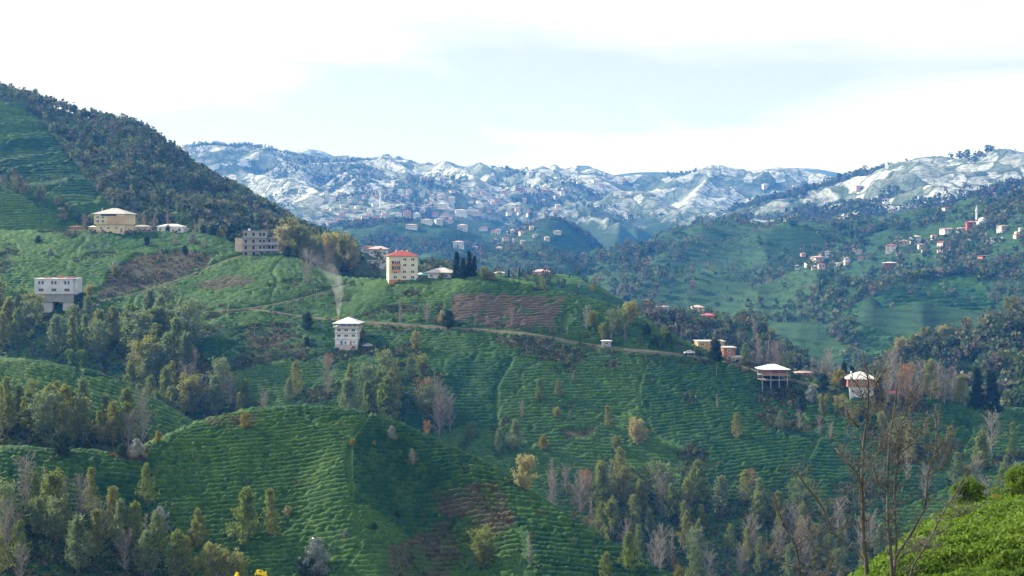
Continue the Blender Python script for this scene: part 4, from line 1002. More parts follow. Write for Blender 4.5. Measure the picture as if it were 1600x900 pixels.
def slope_und(sx, sy, p):
    d = slope_n(sx, sy, p) * 0.9
    for q in SOIL_TEA_SLOPE[2:]: d = np.where(in_poly(sx, sy, q), 0.85, d)
    d = np.where(in_poly(sx, sy, [(840, 760), (1000, 765), (1380, 820), (1380, 930), (1080, 930), (960, 860)]), 0.8, d)
    d = np.where(in_poly(sx, sy, [(-10, 500), (130, 510), (300, 540), (330, 590), (440, 650), (300, 690), (-10, 700)]), 0.8, d)
    d = np.where(in_poly(sx, sy, [(690, 452), (960, 458), (950, 520), (690, 506)]), 0.0, d)
    rd = road_dist(p[:, 0], p[:, 1]); d = np.where((rd < 5) & (rd > 0.8), np.maximum(d, 0.35), d)
    return d
undergrowth('undergrowth', tea_slope, 6500, slope_und, (0.8, 2.4), PAL_UND, 61, 'brambles and scrub between the tea plots and under the trees', 0.6, 4.1, (-20, 1620))
undergrowth('dead_bracken', tea_mound, 1500, lambda sx, sy, p: sum(in_poly(sx, sy, q) for q in SOIL_MOUND) * 0.8, (0.4, 1.0), PAL_FERN, 62, 'rusty dead bracken in the abandoned plot on the front mound', 0.7, 3.1, (120, 850))
undergrowth('wood_floor_brush', tea_mound, 1400, lambda sx, sy, p: in_poly(sx, sy, [(-20, 930), (-20, 800), (110, 800), (250, 880), (290, 930)]) * 0.9 + 0.012, (0.6, 1.8), PAL_UND, 63, 'brush under the trees at the foot of the mound', 0.5, 3.0, (-20, 1100))
undergrowth('knoll_brush', left_knoll, 900, lambda sx, sy, p: in_poly(sx, sy, [(-20, 640), (120, 655), (240, 690), (240, 740), (-20, 740)]) * 0.9 + 0.012, (0.7, 2.0), PAL_UND, 64, 'brush under the trees around the small knoll', 0.2, 2.0, (-20, 500))

# ================================================================== BUILDINGS
def plaster(name, c, stain=0.55, rough=0.85):
    m = M(name); n = m.noise(0.35, 5, rough=0.65); n2 = m.noise(2.2, 4)
    col = m.mix(m.math('MULTIPLY', m.ramp(n, 0.42, 0.75), 0.6), c, tuple(x * stain for x in c))
    col = m.mix(m.math('MULTIPLY', m.ramp(n2, 0.5, 0.8), 0.35), col, tuple(x * 0.7 for x in c))
    m.principled(col, rough, 0.2, n2, 0.2, 0.02); return m.m
MW = {k: plaster(k + '_wall', c) for k, c in {
    'white': (0.74, 0.74, 0.74), 'cream': (0.68, 0.58, 0.36), 'yellow': (0.70, 0.65, 0.47), 'grey': (0.36, 0.36, 0.37), 'greywhite': (0.60, 0.61, 0.65), 'salmon': (0.55, 0.36, 0.29), 'pink': (0.58, 0.51, 0.48), 'red': (0.42, 0.10, 0.08),
    'brick': (0.40, 0.17, 0.10), 'blue': (0.26, 0.40, 0.58), 'tan': (0.55, 0.40, 0.22), 'orange': (0.62, 0.26, 0.10), 'ochre': (0.50, 0.36, 0.15), 'concrete': (0.33, 0.32, 0.30), 'beige': (0.62, 0.52, 0.40)}.items()}
def sheet_roof(name, c, wear):
    m = M(name); n = m.noise(0.5, 4); n2 = m.noise(4.0, 3)
    m.principled(m.mix(m.math('MULTIPLY', m.ramp(n, 0.45, 0.75), 0.7), c, wear), 0.6, 0.3, n2, 0.3, 0.03); return m.m
MR = {'white': sheet_roof('frosted_sheet_roof', (0.66, 0.66, 0.67), (0.48, 0.47, 0.46)), 'grey': sheet_roof('grey_sheet_roof', (0.45, 0.44, 0.43), (0.30, 0.28, 0.26)),
      'red': sheet_roof('red_tile_roof', (0.36, 0.07, 0.05), (0.25, 0.06, 0.045)), 'pink': sheet_roof('pink_sheet_roof', (0.62, 0.42, 0.40), (0.5, 0.36, 0.33)), 'teal': sheet_roof('teal_awning', (0.05, 0.42, 0.40), (0.04, 0.32, 0.32)),
      'brown': sheet_roof('brown_roof', (0.20, 0.13, 0.10), (0.14, 0.10, 0.08)), 'crimson': sheet_roof('crimson_sheet_roof', (0.55, 0.13, 0.16), (0.45, 0.12, 0.14))}
_g = M('window_glass'); _g.principled((0.03, 0.04, 0.05), 0.15, 0.5); GLASS = _g.m
_g = M('painted_opening_shade'); _g.principled((0.035, 0.035, 0.04), 0.8, 0.2); DARK = _g.m  # near-black colour painting the shade inside openings that are not cut
_g = M('window_frame_white'); _g.principled((0.72, 0.72, 0.72), 0.5, 0.3); FRAME = _g.m
_g = M('window_frame_grey'); _g.principled((0.22, 0.22, 0.23), 0.6, 0.3); FRAME_G = _g.m
_g = M('galvanised_metal'); _g.principled((0.45, 0.46, 0.48), 0.5, 0.4); METAL = _g.m
_g = M('blue_paint'); _g.principled((0.05, 0.16, 0.45), 0.5, 0.3); BLUE = _g.m
_g = M('tyre_rubber'); _g.principled((0.02, 0.02, 0.02), 0.8, 0.2); RUBBER = _g.m
_g = M('white_car_paint'); _g.principled((0.78, 0.79, 0.80), 0.3, 0.5); CARPAINT = _g.m

def boxes_mesh(name, bs, bevel=0.0):
    V, Fq = [], []
    for (x0, x1, y0, y1, z0, z1) in bs:
        o = len(V); V += [(x, y, z) for z in (z0, z1) for (x, y) in ((x0, y0), (x1, y0), (x1, y1), (x0, y1))]
        Fq += [(o, o + 3, o + 2, o + 1), (o + 4, o + 5, o + 6, o + 7), (o, o + 1, o + 5, o + 4), (o + 1, o + 2, o + 6, o + 5), (o + 2, o + 3, o + 7, o + 6), (o + 3, o, o + 4, o + 7)]
    return mesh_np(name, np.array(V), np.array(Fq), False)
_t = 0.10
WIN_FRAME = boxes_mesh('window_frame', [(-.5, .5, -.08, 0, -.5, -.5 + _t), (-.5, .5, -.08, 0, .5 - _t, .5), (-.5, -.5 + _t, -.08, 0, -.5 + _t, .5 - _t), (.5 - _t, .5, -.08, 0, -.5 + _t, .5 - _t), (-.035, .035, -.07, 0, -.5 + _t, .5 - _t)])
WIN_FRAME_G = WIN_FRAME.copy()
WIN_PANE = boxes_mesh('pane', [(-.40, -.036, -.04, -.002, -.40, .40), (.036, .40, -.04, -.002, -.40, .40)])
def hip_mesh(w, d, h, ridge=0.0, eave=0.14):
    """hipped roof with a real eave edge; base at z=0, front towards -y"""
    rx = max(0.0, (w - d) / 2) * ridge
    V = [(-w/2, -d/2, 0), (w/2, -d/2, 0), (w/2, d/2, 0), (-w/2, d/2, 0), (-w/2, -d/2, eave), (w/2, -d/2, eave), (w/2, d/2, eave), (-w/2, d/2, eave), (-rx - .05, 0, h), (rx + .05, 0, h)]
    F4 = [(0, 3, 2, 1), (0, 1, 5, 4), (1, 2, 6, 5), (2, 3, 7, 6), (3, 0, 4, 7), (4, 5, 9, 8), (6, 7, 8, 9)]; F3 = [(5, 6, 9), (7, 4, 8)]
    return mesh_np('roof', np.array(V, float), [np.array(F4), np.array(F3)], False)

class Bld:
    def __init__(s, name, label, px, py, hill=None, yaw=0.0, cat='house', group=None, sink=0.0):
        p = hill.at(px, py) if hill is not None else ground_at(px, py)[0]
        s.p = p; s.k = p[1] / F
        s.root = link(name, None, label=label, cat=cat, group=group, loc=(p[0], p[1], p[2] - sink), rz=math.radians(yaw)); s.root.empty_display_size = 1
    def box(s, nm, bs, mat, parent=None, label=None):
        if isinstance(bs, tuple): bs = [bs]
        o = link(nm, boxes_mesh(nm, bs), mat, parent or s.root)
        if label: o['label'] = label
        return o
    def win(s, x, z, w, h, y, side='front', mat=None, grey=False):
        me = WIN_FRAME_G if grey else WIN_FRAME
        o = link('window', me, FRAME_G if grey else FRAME, s.root)
        if side == 'front': o.location = (x, y - 0.02, z)
        elif side == 'left': o.location = (y - 0.02, x, z); o.rotation_euler = (0, 0, -math.pi / 2)
        else: o.location = (y + 0.02, x, z); o.rotation_euler = (0, 0, math.pi / 2)
        o.scale = (w, 1, h); link('pane', WIN_PANE, GLASS, o)
    def hip(s, w, d, h, z, mat, x=0, y=0, ridge=1.0):
        o = link('roof', hip_mesh(w, d, h, ridge), mat, s.root); o.location = (x, y, z); return o

def build_houses():
    # 1. white three-storey house with the smoking chimney
    b = Bld('white_house', 'white three-storey house with pale hipped roof and a smoking chimney', 544, 538, tea_slope, -4)
    W, D, y = 10.2, 10.5, -5.25
    b.box('wall', [(-W/2, W/2, y, D/2, -3, 2.9), (-W/2, W/2, y, D/2, 3.2, 5.8), (-W/2, W/2, y, D/2, 6.1, 8.45)], MW['white'])
    b.box('cornice', [(-W/2 - .25, W/2 + .25, y - .3, D/2 + .25, 2.9, 3.2)], MW['white'])
    b.box('balcony_slab', [(-W/2 - .3, W/2 + .3, y - .35, D/2 + .3, 5.8, 6.1)], MW['beige'])
    b.box('balcony_slab', [(-W/2 - .9, W/2 + .6, y - 1.0, D/2 + .6, 8.45, 9.1)], MW['beige'])
    b.box('attic_wall', [(-W/2 + .9, W/2 - .9, y + 1.2, D/2 - .6, 9.1, 10.45)], MW['blue'])
    for x in (-5.7, -2.8, 0.1, 2.9, 5.4): b.box('post', [(x - .1, x + .1, y - .85, y - .65, 9.1, 10.45)], MW['white'])
    for x in (-3.3, 0, 3.3):
        for z in (4.6, 7.3):
            b.win(x, z, 1.9, 1.25, y); b.win(x + .0, z + .0, 0.01, 0.01, y) if False else None
    for z in (4.6, 7.3):
        for yy in (-2.5, 1.5): b.win(yy, z, 1.4, 1.2, -W/2, 'left'); b.win(yy, z, 1.4, 1.2, W/2, 'right')
    dr = b.box('door', [(-2.6, -1.7, y - .06, y + .02, 0, 2.1)], BLUE); b.box('handle', [(-1.86, -1.8, y - .12, y - .06, 1.0, 1.1)], METAL, dr)
    b.box('door', [(1.7, 2.5, y - .06, y + .02, 0, 2.1)], MW['brick']); b.win(3.6, 1.5, .9, .8, y); b.win(-.3, 1.2, 1.0, 1.2, y)
    b.box('plinth', [(-W/2 - .05, W/2 + .05, y - .05, y + 1, -3, .35)], MW['pink'])
    rf = b.hip(W + 2.6, D + 2.6, 3.0, 10.45, MR['white'], ridge=1.0)
    ch = b.box('chimney', [(-4.7, -4.1, -1.6, -1.0, 10.9, 12.8)], MW['brick'], rf); ch.location = (0, 0, -10.45)
    ch2 = b.box('chimney', [(3.6, 4.1, 1.6, 2.1, 11.0, 12.6)], MW['concrete'], rf); ch2.location = (0, 0, -10.45)
    b.root.scale = (0.93, 0.93, 0.87)
    global SMOKE_BASE; SMOKE_BASE = (b.p[0] - 4.15, b.p[1] - 1.0, b.p[2] + 12.8 * 0.87)

    # 2. yellow block of flats
    b = Bld('apartment_block', 'yellow five-level block of flats with red roof and orange balconies', 628, 440, tea_slope, 12, 'building')
    W, D, y = 12.0, 9.0, -4.5
    b.box('wall', [(-W/2, W/2, y, D/2, -2.5, 12.6)], MW['yellow'])
    b.box('plinth', [(-W/2 - .06, W/2 + .06, y - .06, y + .3, -2.5, 1.0)], MW['orange'])
    for z in (9.4, 6.6):
        bal = b.box('balcony', [(-5.0, -1.2, y - 1.1, y, z - 1.6, z - 1.4), (-5.0, -1.2, y - 1.1, y - 1.0, z - 1.4, z - .5)], MW['orange'])
        b.box('recess_shade', [(-4.8, -1.4, y - .03, y + .05, z - 1.3, z + .9)], DARK)  # flat dark slab on the wall paints the shade behind the balcony
        b.win(-3.0, z, 1.8, 1.5, y - .05)
    for z in (11.0, 8.2, 5.0, 2.3):
        for x in (.6, 3.9) if z > 6 else (-3.4, .4, 3.8): b.win(x, z, 1.7, 1.4, y)
        for yy in (-2, 2): b.win(yy, z, 1.0, 1.2, -W/2, 'left')
    rf = b.hip(W + 1.2, D + 1.2, 2.6, 12.6, MR['red'])
    for x in (-2.5, 2.2, 0): c = b.box('chimney', [(x - .3, x + .3, .2, .8, 13.6, 15.6)], MW['white'], rf); c.location = (0, 0, -12.6)

    b.root.scale = (1.1, 1.0, 0.93)
    # 3. grey-white house on a concrete basement
    b = Bld('grey_white_house', 'grey-white two-storey house overhanging an open concrete basement', 91, 482, tea_slope, 3)
    W, D, y = 18.6, 10, -5.0
    b.box('wall', [(-W/2, W/2 - 1.3, y, D/2, 6.8, 13.6)], MW['greywhite'])
    b.box('side_wing', [(W/2 - 1.3, W/2 + .3, y + 1.2, D/2, 6.6, 13.5)], MW['greywhite'])
    b.box('basement_wall', [(-W/2 + .6, W/2 - 1.2, y + .5, D/2, 3.4, 6.8)], MW['concrete'])
    b.box('pier', [(-W/2 + 2.6, -1.6, y + .9, D/2, -4, 3.4)], MW['greywhite']); b.box('pier', [(3.0, W/2 - 1.4, y + .9, D/2, -4, 3.4)], MW['greywhite'])
    b.box('floor_slab', [(-W/2 + .2, W/2 - 1.0, y + .2, D/2 + .2, 3.25, 3.45)], MW['grey'])
    b.box('flat_roof', [(-W/2 - .3, W/2 + .2, y - .35, D/2 + .3, 13.6, 13.95)], MW['white'])
    b.box('roof_clutter', [(-6, -3, -1, 1, 13.95, 14.5), (-.5, 2, 0, 2, 13.95, 15.0), (4, 8, -2, 1, 13.95, 14.6)], MW['brick'])
    for k in range(5): b.box('stair_flight', [(W/2 + .3 + .0, W/2 + 1.9, -2.0 + k * 1.2, -.8 + k * 1.2, -3 + k * 2.2 - .25, -3 + k * 2.2 + 1.0)], MW['concrete'])
    for x in (-6.4, -.6, 5.2):
        for dx in (-.75, .75): b.win(x + dx, 12.0, 0.95, 1.6, y, grey=True)
        b.win(x, 8.7, 2.3, 1.3, y, grey=True)
    b.box('drainpipe', [(1.6, 1.75, y - .14, y - .02, 6.8, 13.5)], METAL)
    b.box('terrace_slab', [(-W/2 - 3.5, -W/2 + 2.6, y + 1.5, D/2, 2.4, 2.9)], MW['greywhite'])

    # 4. cream square house on the terrace
    b = Bld('cream_house', 'cream three-storey house with tan cladding and grey-white hipped roof', 180, 360, tea_slope, -6)
    W, D, y = 17.0, 13, -6.5
    b.box('wall', [(-W/2 + .8, W/2 - .8, y, D/2, -3, 4.2)], MW['cream'])
    b.box('upper_wall', [(-W/2, W/2, y - .8, D/2 + .4, 4.2, 9.6)], MW['cream'])
    b.box('cladding', [(-1.5, W/2 - .1, y - .9, y - .8, 4.35, 8.4)], MW['tan'])
    b.box('attic_opening_shade', [(-4.6, 3.6, y - .86, y - .78, 8.6, 9.5)], DARK)  # dark slab paints attic shade; the wall behind is solid
    for x in (-6.4, -3.6): b.win(x, 5.8, 1.9, 1.5, y - .8); b.win(x, 7.9, 1.9, 1.1, y - .8)
    for x in (-5, -1.0, 3.4): b.win(x, 2.3, 1.5, 1.3, y)
    for yy in (-3, 2): b.win(yy, 6.4, 1.4, 1.3, -W/2, 'left')
    b.box('door', [(5.4, 6.5, y - .05, y + .02, 0, 2.1)], MW['brick'])
    rf = b.hip(W + 2.2, D + 3.2, 3.2, 9.6, MR['grey'])
    c = b.box('chimney', [(-7.4, -6.8, 0, .6, 10.2, 13.0)], MW['concrete'], rf); c.location = (0, 0, -9.6)

    # 5. unfinished concrete building
    b = Bld('concrete_building', 'bare grey concrete four-storey building with open balconies', 408, 399, tea_slope, 4, 'building')
    W, D, y = 15.0, 10, -5
    b.box('wall', [(-8.6, 3.2, y, D/2, -2.5, 2.2), (-8.6, 3.2, y, D/2, 2.45, 5.4), (-8.6, 3.2, y, D/2, 5.65, 8.8), (-8.2, 2.6, y + .4, D/2, 9.05, 12.2)], MW['concrete'])
    b.box('wing_wall', [(3.2, 7.6, y + 1.4, D/2, -2.5, 8.6)], MW['concrete'])
    for z in (2.2, 5.4, 8.8): b.box('floor_slab', [(-8.9, 10.2 if z > 5 else 9.4, y - .8, D/2 + .2, z, z + .25)], MW['grey'])
    for z in (2.45, 5.65): b.box('parapet', [(-1.5, 9.2, y - .8, y - .65, z, z + .9)], MW['grey'])
    for x in (9.0, 5.6): b.box('column', [(x - .2, x + .2, y - .6, y - .2, -2.5, 8.8)], MW['grey'])
    b.box('roof_slab', [(-8.5, 2.9, y + .1, D/2 + .1, 12.2, 12.45)], MW['grey'])
    b.box('water_tank', [(-6.3, -5.2, -1, 0, 12.45, 13.5)], MW['white'])
    for z in (3.9, 7.1, 10.6):
        for x in (-7.0, -3.2, .2, 2.0): b.box('opening_shade', [(x - .55, x + .55, (y + .36) if z > 9 else y - .04, (y + .42) if z > 9 else y + .02, z - .85, z + .75)], DARK)  # dark slabs paint the unlit interior on an uncut wall
    for x in (-7, -3, 1): b.box('opening_shade', [(x - .7, x + .7, y - .04, y + .02, .2, 1.6)], DARK)
    b.box('opening_shade', [(4.2, 6.8, y + 1.36, y + 1.42, 3.0, 4.8)], DARK); b.box('opening_shade', [(4.2, 5.2, y + 1.36, y + 1.42, 6.0, 7.8)], DARK)
    b.box('annex', [(-12.8, -8.95, -1, 4, -2.5, 8.3)], MW['beige']); b.box('annex_roof', [(-13.1, -8.95, -1.3, 4.3, 8.3, 8.55)], MR['white'])

    # 6..: smaller houses
    def small(name, label, px, py, hill, w, h, d, wall, roof, yaw=0, storeys=1, rh=1.6, cat='house', win=True, over=.5, flat=False):
        b = Bld(name, label, px, py, hill, yaw, cat); y = -d / 2
        b.box('wall', [(-w/2, w/2, y, d/2, -2.2, h)], MW[wall])
        n = max(1, int(w / 3.2))
        if win:
            for s_ in range(storeys):
                z = h * (s_ + .58) / storeys
                for i in range(n):
                    if s_ == 0 and i == n // 2 and n > 1: continue
                    b.win(-w/2 + w * (i + .5) / n, z, min(1.5, w / n * .55), min(1.3, h / storeys * .45), y)
                b.win(0, z, 1.1, min(1.2, h / storeys * .45), -w/2, 'left')
        if n > 1: b.box('door', [(-w/2 + w * (n // 2 + .5) / n - .5, -w/2 + w * (n // 2 + .5) / n + .5, y - .05, y + .02, 0, min(2.1, h * .8))], MW['brick'])
        if flat: b.box('roof', [(-w/2 - over, w/2 + over, y - over, d/2 + over, h, h + .25)], MR[roof])
        else: b.hip(w + 2 * over, d + 2 * over, rh, h, MR[roof])
        return b
    small('bungalow', 'low white bungalow with frosted roof between the cream and concrete houses', 268, 363, tea_slope, 13.5, 3.4, 8, 'white', 'white', 0, 1, 1.5)
    small('lean_to', 'pale pink lean-to against the low white bungalow', 287, 363, tea_slope, 4.5, 2.8, 5, 'pink', 'white', 0, 1, .6)
    small('outbuilding', 'small dim outbuilding between the cream house and the bungalow', 224, 361, tea_slope, 8, 2.6, 5, 'pink', 'grey', 0, 1, 1.0)
    small('hut', 'tiny white hut beside the cream house', 145, 358, tea_slope, 3.6, 2.8, 3, 'beige', 'white', 0, 1, .8)
    small('shed', 'small red shed at the end of the terrace', 119, 360, tea_slope, 6, 2.6, 3, 'brick', 'brown', 0, 1, .6)
    small('pavilion_house', 'white-pillared house with pale pink roof behind the yellow flats', 592, 403, left_mountain, 11.5, 5.6, 8, 'white', 'pink', 0, 1, 1.9, over=1.0)
    small('brown_roofed_house', 'cream house with dark brown roof on the wooded saddle', 575, 391, left_mountain, 9, 3.5, 6, 'white', 'brown', 10, 1, 1.6)
    small('flat_shed', 'long white flat-roofed shed left of the yellow flats', 589, 415, left_mountain, 11, 3.0, 5, 'greywhite', 'white', 0, 1, flat=True)
    small('low_house', 'low white house with broad grey roof beside the dark conifers', 690, 437, tea_slope, 10.5, 3.4, 8, 'white', 'grey', -14, 1, 2.3, over=1.6)
    small('kiosk', 'small kiosk with teal awning next to the yellow flats', 667, 438, tea_slope, 6.5, 2.3, 3.5, 'brick', 'teal', 0, 1, 1.0, 'kiosk', over=.8)
    small('carport', 'white-roofed carport next to the yellow flats', 657, 438, tea_slope, 4.2, 2.6, 4, 'greywhite', 'white', 0, 1, 1.2, over=.6, win=False)
    b = small('ochre_house', 'ochre two-storey house with flat pale roof behind the tall dark conifer', 1108, 551, tea_slope, 11, 5.2, 8, 'ochre', 'grey', 4, 2, flat=True)
    small('brick_annex', 'red brick annex on the ochre house by the road', 1137, 556, tea_slope, 5, 5.4, 7, 'brick', 'grey', 4, 2, flat=True)
    small('roadside_hut', 'small pink roadside hut below the ochre house', 1152, 566, tea_slope, 5.0, 2.6, 4, 'pink', 'grey', 0, 1, .8)
    small('crimson_shed', 'tiny shed with crimson roof right of the brick house', 1396, 611, tea_slope, 4.6, 1.8, 4, 'concrete', 'crimson', 0, 1, .9, 'shed')
    small('blue_hut', 'little blue-walled hut with red roof above the ridge road', 1293, 586, near_ridge, 4.2, 4.2, 4, 'blue', 'crimson', 0, 1, 1.4, 'hut')
    small('pink_cottage', 'low salmon cottage among bare trees by the road', 1255, 588, tea_slope, 6.5, 2.2, 4, 'salmon', 'pink', 0, 1, .7)
    small('salmon_house', 'peach two-storey house with pink roof on the green knoll', 1090, 487, house_knoll, 7.2, 3.6, 6, 'beige', 'pink', 0, 2, 1.3)
    small('red_house', 'red-roofed low house below the peach house', 1107, 499, house_knoll, 6.4, 2.4, 5, 'red', 'crimson', 0, 1, 1.2)
    small('blue_house', 'blue-walled house at the end of the green knoll', 1034, 486, house_knoll, 7.6, 2.6, 5, 'blue', 'grey', 0, 1, .8)
    small('brown_hut', 'small brown hut left of the red-roofed house', 1070, 497, house_knoll, 3.6, 1.6, 3, 'pink', 'brown', 0, 1, .7)
    small('orange_house', 'salmon house among small conifers on the dark knoll', 846, 433, dark_knoll, 10, 3.4, 6, 'salmon', 'pink', 0, 1, 1.4)
    small('knoll_house', 'whitish house at the end of the dark knoll', 781, 435, dark_knoll, 6, 3.4, 6, 'pink', 'white', 0, 1, 1.2)
    small('white_hut', 'tiny white hut under the round trees by the track', 948, 541, tea_slope, 3.6, 2.2, 3, 'grey', 'white', 0, 1, .4, 'hut')

    # unfinished house on stilts with white roof
    b = Bld('stilt_house', 'unfinished concrete-frame house on open columns under a white roof', 1207, 601, tea_slope, 3)
    W, D, y = 10.4, 8.0, -4
    for x in (-4.9, -1.6, 1.7, 4.9):
        for yy in (y + .2, D/2 - .2): b.box('column', [(x - .16, x + .16, yy - .16, yy + .16, -4, 6.2)], MW['concrete'])
    for z in (2.0, 3.9): b.box('floor_slab', [(-5.3, 5.3, y, D/2, z, z + .22)], MW['concrete'])
    b.box('back_wall', [(-5, 5, D/2 - .5, D/2 - .3, -2, 6.2)], MW['concrete'])
    b.box('brick_wall', [(-4.7, -1.8, y + .12, y + .3, 4.12, 6.15), (-1.4, 1.5, y + .12, y + .3, 4.12, 4.9), (1.9, 4.7, y + .12, y + .3, 4.12, 4.9)], MW['brick'])
    b.box('inner_wall', [(-4.6, 4.6, y + 2.4, y + 2.6, 4.12, 6.15)], MW['brick'])
    b.hip(W + 1.6, D + 2, 1.9, 6.2, MR['white'])

    # brick house with white roof
    b = Bld('brick_house', 'red brick house with grey lower floor and white hipped roof', 1344, 615, tea_slope, -8)
    W, D, y = 9.6, 8.5, -4.25
    b.box('wall', [(-W/2 - .2, W/2 + .2, y - .3, D/2, 3.1, 5.9)], MW['brick']); b.box('lower_wall', [(-W/2 + .6, W/2 - .2, y, D/2, -3, 2.9)], MW['greywhite'])
    b.box('floor_slab', [(-W/2 - .35, W/2 + .35, y - .45, D/2 + .1, 2.9, 3.1)], MW['concrete'])
    for x in (-3, 0, 3): b.win(x, 4.6, 1.1, 1.2, y - .3); b.win(x, 1.4, 1.1, 1.2, y)
    rf = b.hip(W + 2.0, D + 2.4, 2.6, 5.9, MR['white'])
    c = b.box('chimney', [(-3.6, -3.1, .4, .9, 6.6, 8.6)], MW['white'], rf); c.location = (0, 0, -5.9)

# ---- villages far off: each house still a house
WALL_U = {}; ROOF_U = {}
UB = boxes_mesh('wall', [(-.5, .5, -.5, .5, -.6, 1)])
def unit_wall(k):
    if k not in WALL_U: WALL_U[k] = UB.copy(); WALL_U[k].materials.append(MW[k])
    return WALL_U[k]
UR = hip_mesh(1.14, 1.16, .34, 0.6, 0.03)
def unit_roof(k):
    if k not in ROOF_U: ROOF_U[k] = UR.copy(); ROOF_U[k].materials.append(MR[k])
    return ROOF_U[k]
FAR_H = []
def far_houses():
    V1 = 'under the slim minaret'; V2 = 'beside the cone-shaped hill'; V3 = 'in the broad hill hamlet'; V4 = 'around the mosque'; V5 = 'high on the snowy hills'
    L = [(636, 340, 12, 12, 'salmon', 'red', V1), (652, 344.5, 11, 13, 'white', 'grey', V1), (680, 337, 10, 5, 'salmon', 'red', V1), (668, 349, 18, 7, 'white', 'pink', V1), (685, 350, 12, 9, 'greywhite', 'grey', V1), (703, 347, 12, 5, 'pink', 'red', V1),
         (644, 357, 19, 7, 'white', 'pink', V1), (716, 336, 10, 9, 'white', 'pink', V1), (690, 325, 14, 8, 'white', 'white', V1), (705, 314, 12, 7, 'pink', 'white', V1), (586, 347, 12, 8, 'orange', 'red', V1), (610, 347, 17, 5, 'white', 'white', V1),
         (570, 342, 12, 6, 'pink', 'red', V1), (555, 346, 10, 6, 'pink', 'red', V1), (540, 349, 13, 5, 'white', 'pink', V1), (530, 352, 8, 5, 'beige', 'white', V1), (516, 351, 13, 5, 'pink', 'pink', V1), (566, 353, 8, 5, 'beige', 'grey', V1),
         (623, 337, 8, 5, 'white', 'pink', V1), (601, 336, 9, 5, 'greywhite', 'white', V1), (660, 330, 9, 6, 'white', 'white', V1), (674, 322, 9, 5, 'beige', 'white', V1), (647, 322, 8, 5, 'greywhite', 'white', V1), (630, 324, 9, 5, 'pink', 'white', V1), (558, 326, 9, 5, 'white', 'white', V1),
         (540, 330, 9, 5, 'pink', 'white', V1), (520, 328, 8, 4, 'white', 'white', V1), (500, 336, 8, 5, 'greywhite', 'white', V1), (696, 338, 8, 5, 'beige', 'red', V1), (578, 330, 8, 4, 'white', 'white', V1),
         (721, 336, 20, 9, 'white', 'white', V2), (741, 335, 22, 6, 'pink', 'pink', V2), (764, 331, 8, 4, 'salmon', 'red', V2), (797, 335, 12, 5, 'white', 'red', V2), (809, 328, 9, 5, 'beige', 'pink', V2), (782, 327, 6, 3, 'white', 'white', V2), (827, 337, 8, 5, 'pink', 'red', V2), (722, 360, 15, 10, 'white', 'pink', V2),
         (757, 359, 14, 5, 'pink', 'red', V2), (773, 367, 12, 8, 'white', 'red', V2), (790, 377, 10, 7, 'pink', 'red', V2), (802, 379, 4.5, 7, 'white', 'grey', V2), (817, 380, 9, 5, 'beige', 'pink', V2), (871, 365, 12, 5, 'beige', 'white', V2), (836, 370, 8, 4, 'pink', 'grey', V2), (717, 387, 18, 11, 'white', 'pink', V2), (741, 391, 12, 7, 'greywhite', 'pink', V2), (752, 322, 9, 5, 'white', 'white', V2), (735, 318, 8, 4, 'pink', 'white', V2), (770, 318, 7, 4, 'beige', 'white', V2),
         (1295, 401, 13, 10, 'white', 'grey', V3), (1277, 408, 18, 8, 'pink', 'pink', V3), (1263, 415, 12, 6, 'white', 'pink', V3), (1283, 419, 11, 8, 'pink', 'red', V3), (1246, 419, 7, 5, 'white', 'grey', V3), (1324, 407, 13, 5, 'white', 'white', V3), (1346, 406, 10, 5, 'beige', 'red', V3), (1342, 395, 12, 5, 'pink', 'grey', V3), (1391, 417, 22, 8, 'brick', 'white', V3),
         (1392, 392, 17, 11, 'white', 'red', V4), (1411, 384, 15, 9, 'cream', 'pink', V4), (1429, 382, 15, 15, 'greywhite', 'grey', V4), (1478, 389, 22, 13, 'pink', 'red', V4), (1482, 363, 24, 7, 'white', 'pink', V4), (1502, 363, 13, 8, 'white', 'grey', V4), (1518, 357, 18, 12, 'red', 'crimson', V4), (1566, 360, 14, 9, 'pink', 'grey', V4), (1540, 403, 22, 4, 'brick', 'brown', V4), (1546, 380, 18, 3.5, 'white', 'white', V4), (1518, 367, 13, 4, 'salmon', 'red', V4), (1460, 372, 10, 6, 'white', 'red', V4), (1590, 372, 12, 7, 'beige', 'red', V4), (1445, 395, 10, 6, 'pink', 'grey', V4), (1552, 350, 9, 5, 'white', 'white', V4),
         (931, 286, 14, 7, 'greywhite', 'white', V5), (812, 297, 10, 4, 'red', 'red', V5), (905, 286, 8, 4, 'white', 'white', V5), (690, 279, 8, 4, 'pink', 'white', V5), (850, 296, 9, 4, 'beige', 'white', V5), (470, 300, 8, 4, 'white', 'white', V5), (610, 300, 8, 4, 'pink', 'white', V5), (1130, 300, 8, 4, 'greywhite', 'white', V5), (1380, 300, 8, 4, 'white', 'grey', V5)]
    Rv = np.random.default_rng(17)
    for (x0, x1, y0, y1, n, v) in ((500, 720, 300, 352, 34, V1), (720, 880, 300, 345, 18, V2), (740, 860, 350, 392, 9, V2), (1240, 1360, 385, 425, 8, V3), (1380, 1600, 345, 400, 14, V4), (400, 1000, 272, 305, 16, V5), (1150, 1560, 290, 340, 10, V5)):
        for _ in range(n): L.append((round(Rv.uniform(x0, x1), 1), round(Rv.uniform(y0, y1), 1), Rv.uniform(6, 11), Rv.uniform(3.5, 6.5), str(Rv.choice(['white', 'pink', 'greywhite', 'beige', 'salmon'])), str(Rv.choice(['white', 'pink', 'red', 'grey'])), v))
    CW = {'white': 'white', 'greywhite': 'greyish white', 'pink': 'dull pink', 'salmon': 'salmon', 'orange': 'orange', 'beige': 'beige', 'cream': 'cream', 'red': 'red', 'brick': 'brick'}
    groups = {}
